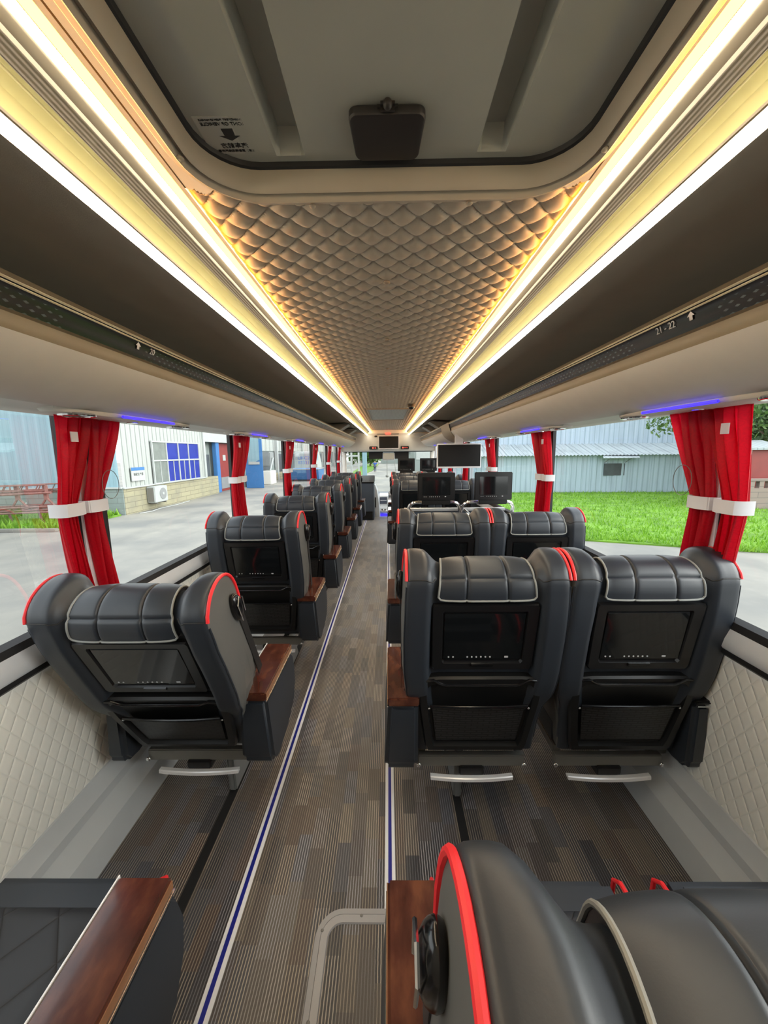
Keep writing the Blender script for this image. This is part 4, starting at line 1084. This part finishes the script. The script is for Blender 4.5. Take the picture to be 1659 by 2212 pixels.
mb = MB(); mb.prism([(-11.2, 46, GZ + .4), (-11.2, 46, 1.55), (-11.2, 46.25, 1.75), (-11.2, 50, 1.75), (-11.2, 50.9, .7), (-11.2, 51.6, .3), (-11.2, 51.6, GZ + .4)], (2.3, 0, 0), .08); mb.build('body', M['white_paint'], r)
for y in (47, 50.4):
    for x in (-11.15, -9.1): MB().cyl((x, y, GZ + .36), (x + .22, y, GZ + .36), .36, n=20).build('wheel', M['rubber'], r)
MB().span((-8.905, 46.5, .65), (-8.89, 49.2, 1.45)).build('side_window', M['blue_corr'], r)
text('lettering', 'UKC2\n83331', .55, frame((-10.05, 45.98, .7), (1, 0, 0), (0, 0, 1)), M['blueprint'], r)
# rusty plough frames on the grass
def plough(x0, y0, s_, label):
    r = thing('plough_frame', label, 'plough', (x0, y0, GZ), 'rusty plough frames')
    B = lambda *p: [(x0 + a * s_, y0 + b * s_, GZ + c * s_) for a, b, c in p]
    mb = MB()
    for b_ in (0, .7):
        for c_ in (1.62, 1.40): mb.tube(B((-1.9, b_, c_ + .03), (1.1, b_, c_ + .12)), .030, 6)
        for k in range(9): mb.tube(B((-1.8 + .36 * k, b_, 1.42), (-1.62 + .36 * k if k % 2 else -1.8 + .36 * k, b_, 1.70)), .022, 5)
    mb.build('top_truss', M['rust'], r)
    mb = MB()
    for b_ in (0, .8):
        mb.tube(B((-2.1, b_, 1.28), (1.3, b_, 1.42)), .055, 6); mb.tube(B((-2.1, b_, .72), (1.3, b_, .86)), .045, 6); mb.tube(B((-1.9, b_, .52), (1.2, b_, .62)), .045, 6)
        mb.tube(B((-2.0, b_, .60), (1.2, b_, .72)), .03, 6)
    for k in range(7): mb.tube(B((-1.9 + .5 * k, 0, .62), (-1.9 + .5 * k, .8, .68)), .035, 6)
    mb.build('beam', M['rust'], r)
    for k, a in enumerate((-1.55, -.2, 1.0)):
        mb = MB(); mb.box(B((a, .1, 1.42))[0], (.14 * s_, .10 * s_, .62 * s_)); mb.tube(B((a, .1, 1.2), (a + .42, .1, .75)), .04, 6); mb.tube(B((a, .1, 1.2), (a - .35, .1, .72)), .04, 6)
        mb.build('upright', M['rust'], r)
    for a in (-1.9, -.9, .4):
        mb = MB(); mb.tube(B((a, .3, .6), (a + .08, .3, .22), (a + .28, .3, -.0), (a + .1, .3, .12)), .05, 6); mb.build('share', M['rust'], r)
    for a in (-1.7, 1.0): MB().tube(B((a, .4, .6), (a, .4, .0)), .04, 6).build('leg', M['rust'], r)
    return r
plough(-15.2, 15.6, 1., 'rusty plough frame on the grass, nearer the red curtain')
plough(-19.0, 15.9, 1., 'rusty plough frame on the grass at the left edge of the view')

# shed on the right
r = thing('plank_shed', 'weathered pale blue shed with lean-to roof beyond the lawn on the right', 'building', (14, 28, GZ))
corrug((3.3, 27.2), (22.4, 26.28), GZ, 1.22, .45, .03).build('lean_to_wall', M['shed_corr'], r, flat=True)
mb = MB(); pts = []
for k in range(85):
    for f, o_ in ((0, 0), (.5, .06)): pts.append((3.0 + (k + f) * .23, o_))
mb.loft([[(x, 26.75 - (x - 3.3) * .0483 + .0, 1.16 + o_) for x, o_ in pts], [(x, 29.2 - (x - 3.3) * .0483, 1.98 + o_) for x, o_ in pts]], False)
mb.build('lean_to_roof', M['roof_corr'], r, flat=True)
corrug((3.3, 29.2), (21.0, 28.3), 1.9, 4.0, .55, .03).build('upper_wall', M['shed_corr'], r, flat=True)
MB().prism([(3.0, 29.0, 3.98), (21.3, 28.1, 3.98), (21.3, 28.1, 4.06), (3.0, 29.0, 4.06)], (0, 3, .5)).build('roof', M['roof_corr'], r)
for x in (14.75, 20.5):
    y = 27.2 - (x - 3.3) * .0483 - .06
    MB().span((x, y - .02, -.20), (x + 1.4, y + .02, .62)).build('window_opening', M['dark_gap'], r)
    MB().prism([(x - .2, y - .03, 1.22), (x + 2.2, y - .03, 1.22), (x + 1.9, y - .75, .98), (x - .5, y - .75, .98)], (0, 0, .03)).build('awning', M['roof_corr'], r)
    for q in (0, 1.4): MB().tube([(x + q, y - .02, .68), (x + q + .12, y - .60, 1.02)], .02, 5).build('stay', M['steel_dk'], r)
# garden wall, trees
r = thing('garden_wall', 'low pinkish block wall with pierced top at the far right', 'wall', (18, 19, GZ), kind='thing')
MB().span((15.4, 18.4, GZ), (26, 18.6, -.35)).build('wall', M['brick_p'], r)
mb = MB()
for k in range(24): mb.span((15.4 + .44 * k, 18.4, -.35), (15.62 + .44 * k, 18.6, -.02))
mb.span((15.4, 18.38, -.02), (26, 18.62, .10)); mb.build('pierced_top', M['brick_p'], r)
r = thing('red_lean_to', 'small dark red hut behind the garden wall', 'hut', (18.3, 21, GZ))
MB().span((16.9, 19.4, GZ), (19.2, 20.6, 1.5)).build('wall', M['red_paint'], r)
MB().tube([(17.4, 19.3, GZ), (17.8, 19.3, 1.5)], .08, 6).build('prop', M['brick_p'], r)
MB().prism([(16.6, 19.2, 1.45), (19.6, 19.2, 1.45), (19.6, 19.2, 1.55), (16.6, 19.2, 1.55)], (0, 1.5, .4)).build('roof', M['roof_corr'], r)
def tree(c, rad, h, n, m, label, leaf=.16, trunk=True, group=None, flat=1., lo=.30):
    rg = random.Random(int(c[0] * 100 + c[1]))
    r = thing('tree', label, 'tree', (c[0], c[1], GZ), group)
    if trunk:
        mb = MB(); mb.tube([(c[0], c[1], GZ), (c[0] + .1, c[1], GZ + h * .35), (c[0], c[1] + .1, GZ + h * .7)], [.22, .16, .08], 8)
        for k in range(5):
            a = k * 2.3; mb.tube([(c[0] + .05, c[1], GZ + h * (.3 + .07 * k)), (c[0] + rad * .6 * math.cos(a), c[1] + rad * .6 * math.sin(a), GZ + h * (.55 + .08 * k))], [.08, .03], 6)
        mb.build('trunk', M['bark'], r)
    mb = MB(); bm = mb.bm
    cl = [(rg.uniform(-.7, .7) * rad, rg.uniform(-.7, .7) * rad, rg.uniform(lo, 1.) * h, rg.uniform(.35, .6) * rad) for _ in range(16)]
    for _ in range(n):
        cc = rg.choice(cl); v = Vector((rg.gauss(0, 1), rg.gauss(0, 1), rg.gauss(0, 1))).normalized() * cc[3] * rg.uniform(.65, 1.08)
        p = Vector((c[0] + cc[0] + v.x, c[1] + cc[1] + v.y, max(GZ + .1, GZ + cc[2] + v.z * flat)))
        a = Vector((rg.gauss(0, 1), rg.gauss(0, 1), rg.gauss(0, 1))).normalized(); b = a.cross(Vector((rg.gauss(0, 1), rg.gauss(0, 1), 1))).normalized()
        l = leaf * rg.uniform(.6, 1.4)
        bm.faces.new([bm.verts.new(q) for q in (p - a * l, p + b * l * .5, p + a * l, p - b * l * .5)])
    me = bpy.data.meshes.new('crown')
    for v in bm.verts: v.co -= Vector((c[0], c[1], GZ))
    bm.to_mesh(me); bm.free(); me.materials.append(m)
    o = bpy.data.objects.new('crown', me); C.objects.link(o); o.parent = r
    return r
tree((24.4, 23.6), 2.8, 6.4, 11000, M['leaf'], 'dense dark tree over the garden wall at the right edge', .17)
tree((18.2, 22.4), 2.6, 6.4, 2600, M['leaf_l'], 'light branch tree hanging before the upper shed wall', .15, lo=.72)
tree((28.6, 31.5), 4.2, 9.5, 11000, M['leaf'], 'tall dark tree behind the garden wall beyond the right end of the shed', .24)
# far ahead
for k, (x, y, rad, h, m, l) in enumerate(((-3.9, 84, 2.2, 4.6, M['leaf_l'], 'pale green bush by the far road, nearer the middle'), (-8.6, 92, 2.6, 6.0, M['leaf_l'], 'pale green tree by the far road on its left side'), (-16.5, 116, 3.4, 8, M['leaf'], 'dark green tree far down the road behind the workshop'),
                                         (9.0, 92, 3.6, 7.5, M['leaf_l'], 'pale tree far down the road on its right side'), (-8, 118, 4.5, 7.0, M['leaf'], 'dark tree closing the end of the road'))):
    tree((x, y), rad, h, 1500, m, l, .42, True, 'trees along the far road')
r = thing('far_shed', 'long low grey shed at the end of the road', 'building', (6, 104, GZ))
MB().span((-2, 104, GZ), (18, 112, 1.6)).build('wall', M['grey_corr'], r); MB().prism([(-2.5, 103.5, 1.6), (18.5, 103.5, 1.6), (18.5, 108, 3.0), (-2.5, 108, 3.0)], (0, 0, .15)).build('roof', M['roof_corr'], r)
r = thing('road_house', 'pale green house with white window bands at the right of the road', 'building', (6.5, 62, GZ))
MB().span((4.0, 60, GZ), (14, 70, 6)).build('wall', M['grey_corr'], r)
for z in (.4, 2.6):
    MB().span((4.3, 59.95, z), (7.2, 60, z + 1.2)).build('window_band', M['white_paint'], r)
r = thing('steel_gantry', 'white steel gantry posts ahead on the left of the road', 'gantry', (-4, 40, GZ))
for k, x in enumerate((-4.6, -3.9, -3.3)):
    MB().span((x, 38 + 2 * k, GZ), (x + .18, 38.2 + 2 * k, 4.5)).build('post', M['white_paint'], r)
MB().span((-4.7, 38, 1.15), (-3.0, 38.15, 1.3)).span((-4.7, 38, .2), (-3.0, 38.15, .3)).build('cross_bar', M['white_paint'], r)
solo('concrete_pillar', MB().span((-2.95, 44, GZ), (-2.45, 44.5, 4.2), .03), M['blue_corr'], 'thick pale pillar left of the road ahead', 'pillar')
# person in blue on the road
def skin_fig(name, m, verts, edges, parent):
    me = bpy.data.meshes.new(name); me.from_pydata([v[:3] for v in verts], edges, []); me.materials.append(m)
    o = bpy.data.objects.new(name, me); C.objects.link(o); o.parent = parent
    sk_ = o.modifiers.new('skin', 'SKIN'); me.skin_vertices[0].data
    for i, v in enumerate(verts): me.skin_vertices[0].data[i].radius = (v[3], v[3] * (v[4] if len(v) > 4 else 1))
    me.skin_vertices[0].data[0].use_root = True
    ss = o.modifiers.new('subdivision', 'SUBSURF'); ss.levels = 2; ss.render_levels = 2
    return o
r = thing('person', 'person in a blue shirt and grey trousers walking on the road ahead', 'person', (-2.0, 58, GZ))
bodyv = [(0, 0, .95, .13), (0, 0, 1.15, .13), (0, 0, 1.38, .15), (0, .01, 1.50, .055), (0, .02, 1.58, .075), (0, .03, 1.68, .095),
         (-.19, 0, 1.40, .055), (-.27, .05, 1.14, .042), (-.25, .16, .93, .032), (-.24, .19, .85, .03),
         (.19, 0, 1.40, .055), (.27, -.04, 1.14, .042), (.29, -.02, .90, .032), (.29, .0, .82, .03),
         (-.10, 0, .88, .09), (-.11, .10, .50, .06), (-.11, .02, .09, .042), (-.11, .16, .035, .035),
         (.10, 0, .88, .09), (.11, -.10, .50, .06), (.11, -.26, .12, .042), (.11, -.14, .04, .035)]
bodye = [(0, 1), (1, 2), (2, 3), (3, 4), (4, 5), (2, 6), (6, 7), (7, 8), (8, 9), (2, 10), (10, 11), (11, 12), (12, 13), (0, 14), (14, 15), (15, 16), (16, 17), (0, 18), (18, 19), (19, 20), (20, 21)]
b = skin_fig('body', M['skin'], bodyv, bodye, r)
skin_fig('shirt', M['shirt'], [(0, 0, .92, .165), (0, 0, 1.15, .155), (0, 0, 1.38, .175), (-.20, 0, 1.40, .075), (-.26, .03, 1.20, .068), (.20, 0, 1.40, .075), (.26, -.03, 1.20, .068)], [(0, 1), (1, 2), (2, 3), (3, 4), (2, 5), (5, 6)], r)
skin_fig('trousers', M['trouser'], [(0, 0, .95, .150), (-.10, 0, .86, .115), (-.11, .10, .50, .085), (-.11, .02, .13, .065), (.10, 0, .86, .115), (.11, -.10, .50, .085), (.11, -.25, .15, .065)], [(0, 1), (1, 2), (2, 3), (0, 4), (4, 5), (5, 6)], r)
skin_fig('hair', M['hair'], [(0, .0, 1.72, .095), (0, .03, 1.76, .07)], [(0, 1)], r)
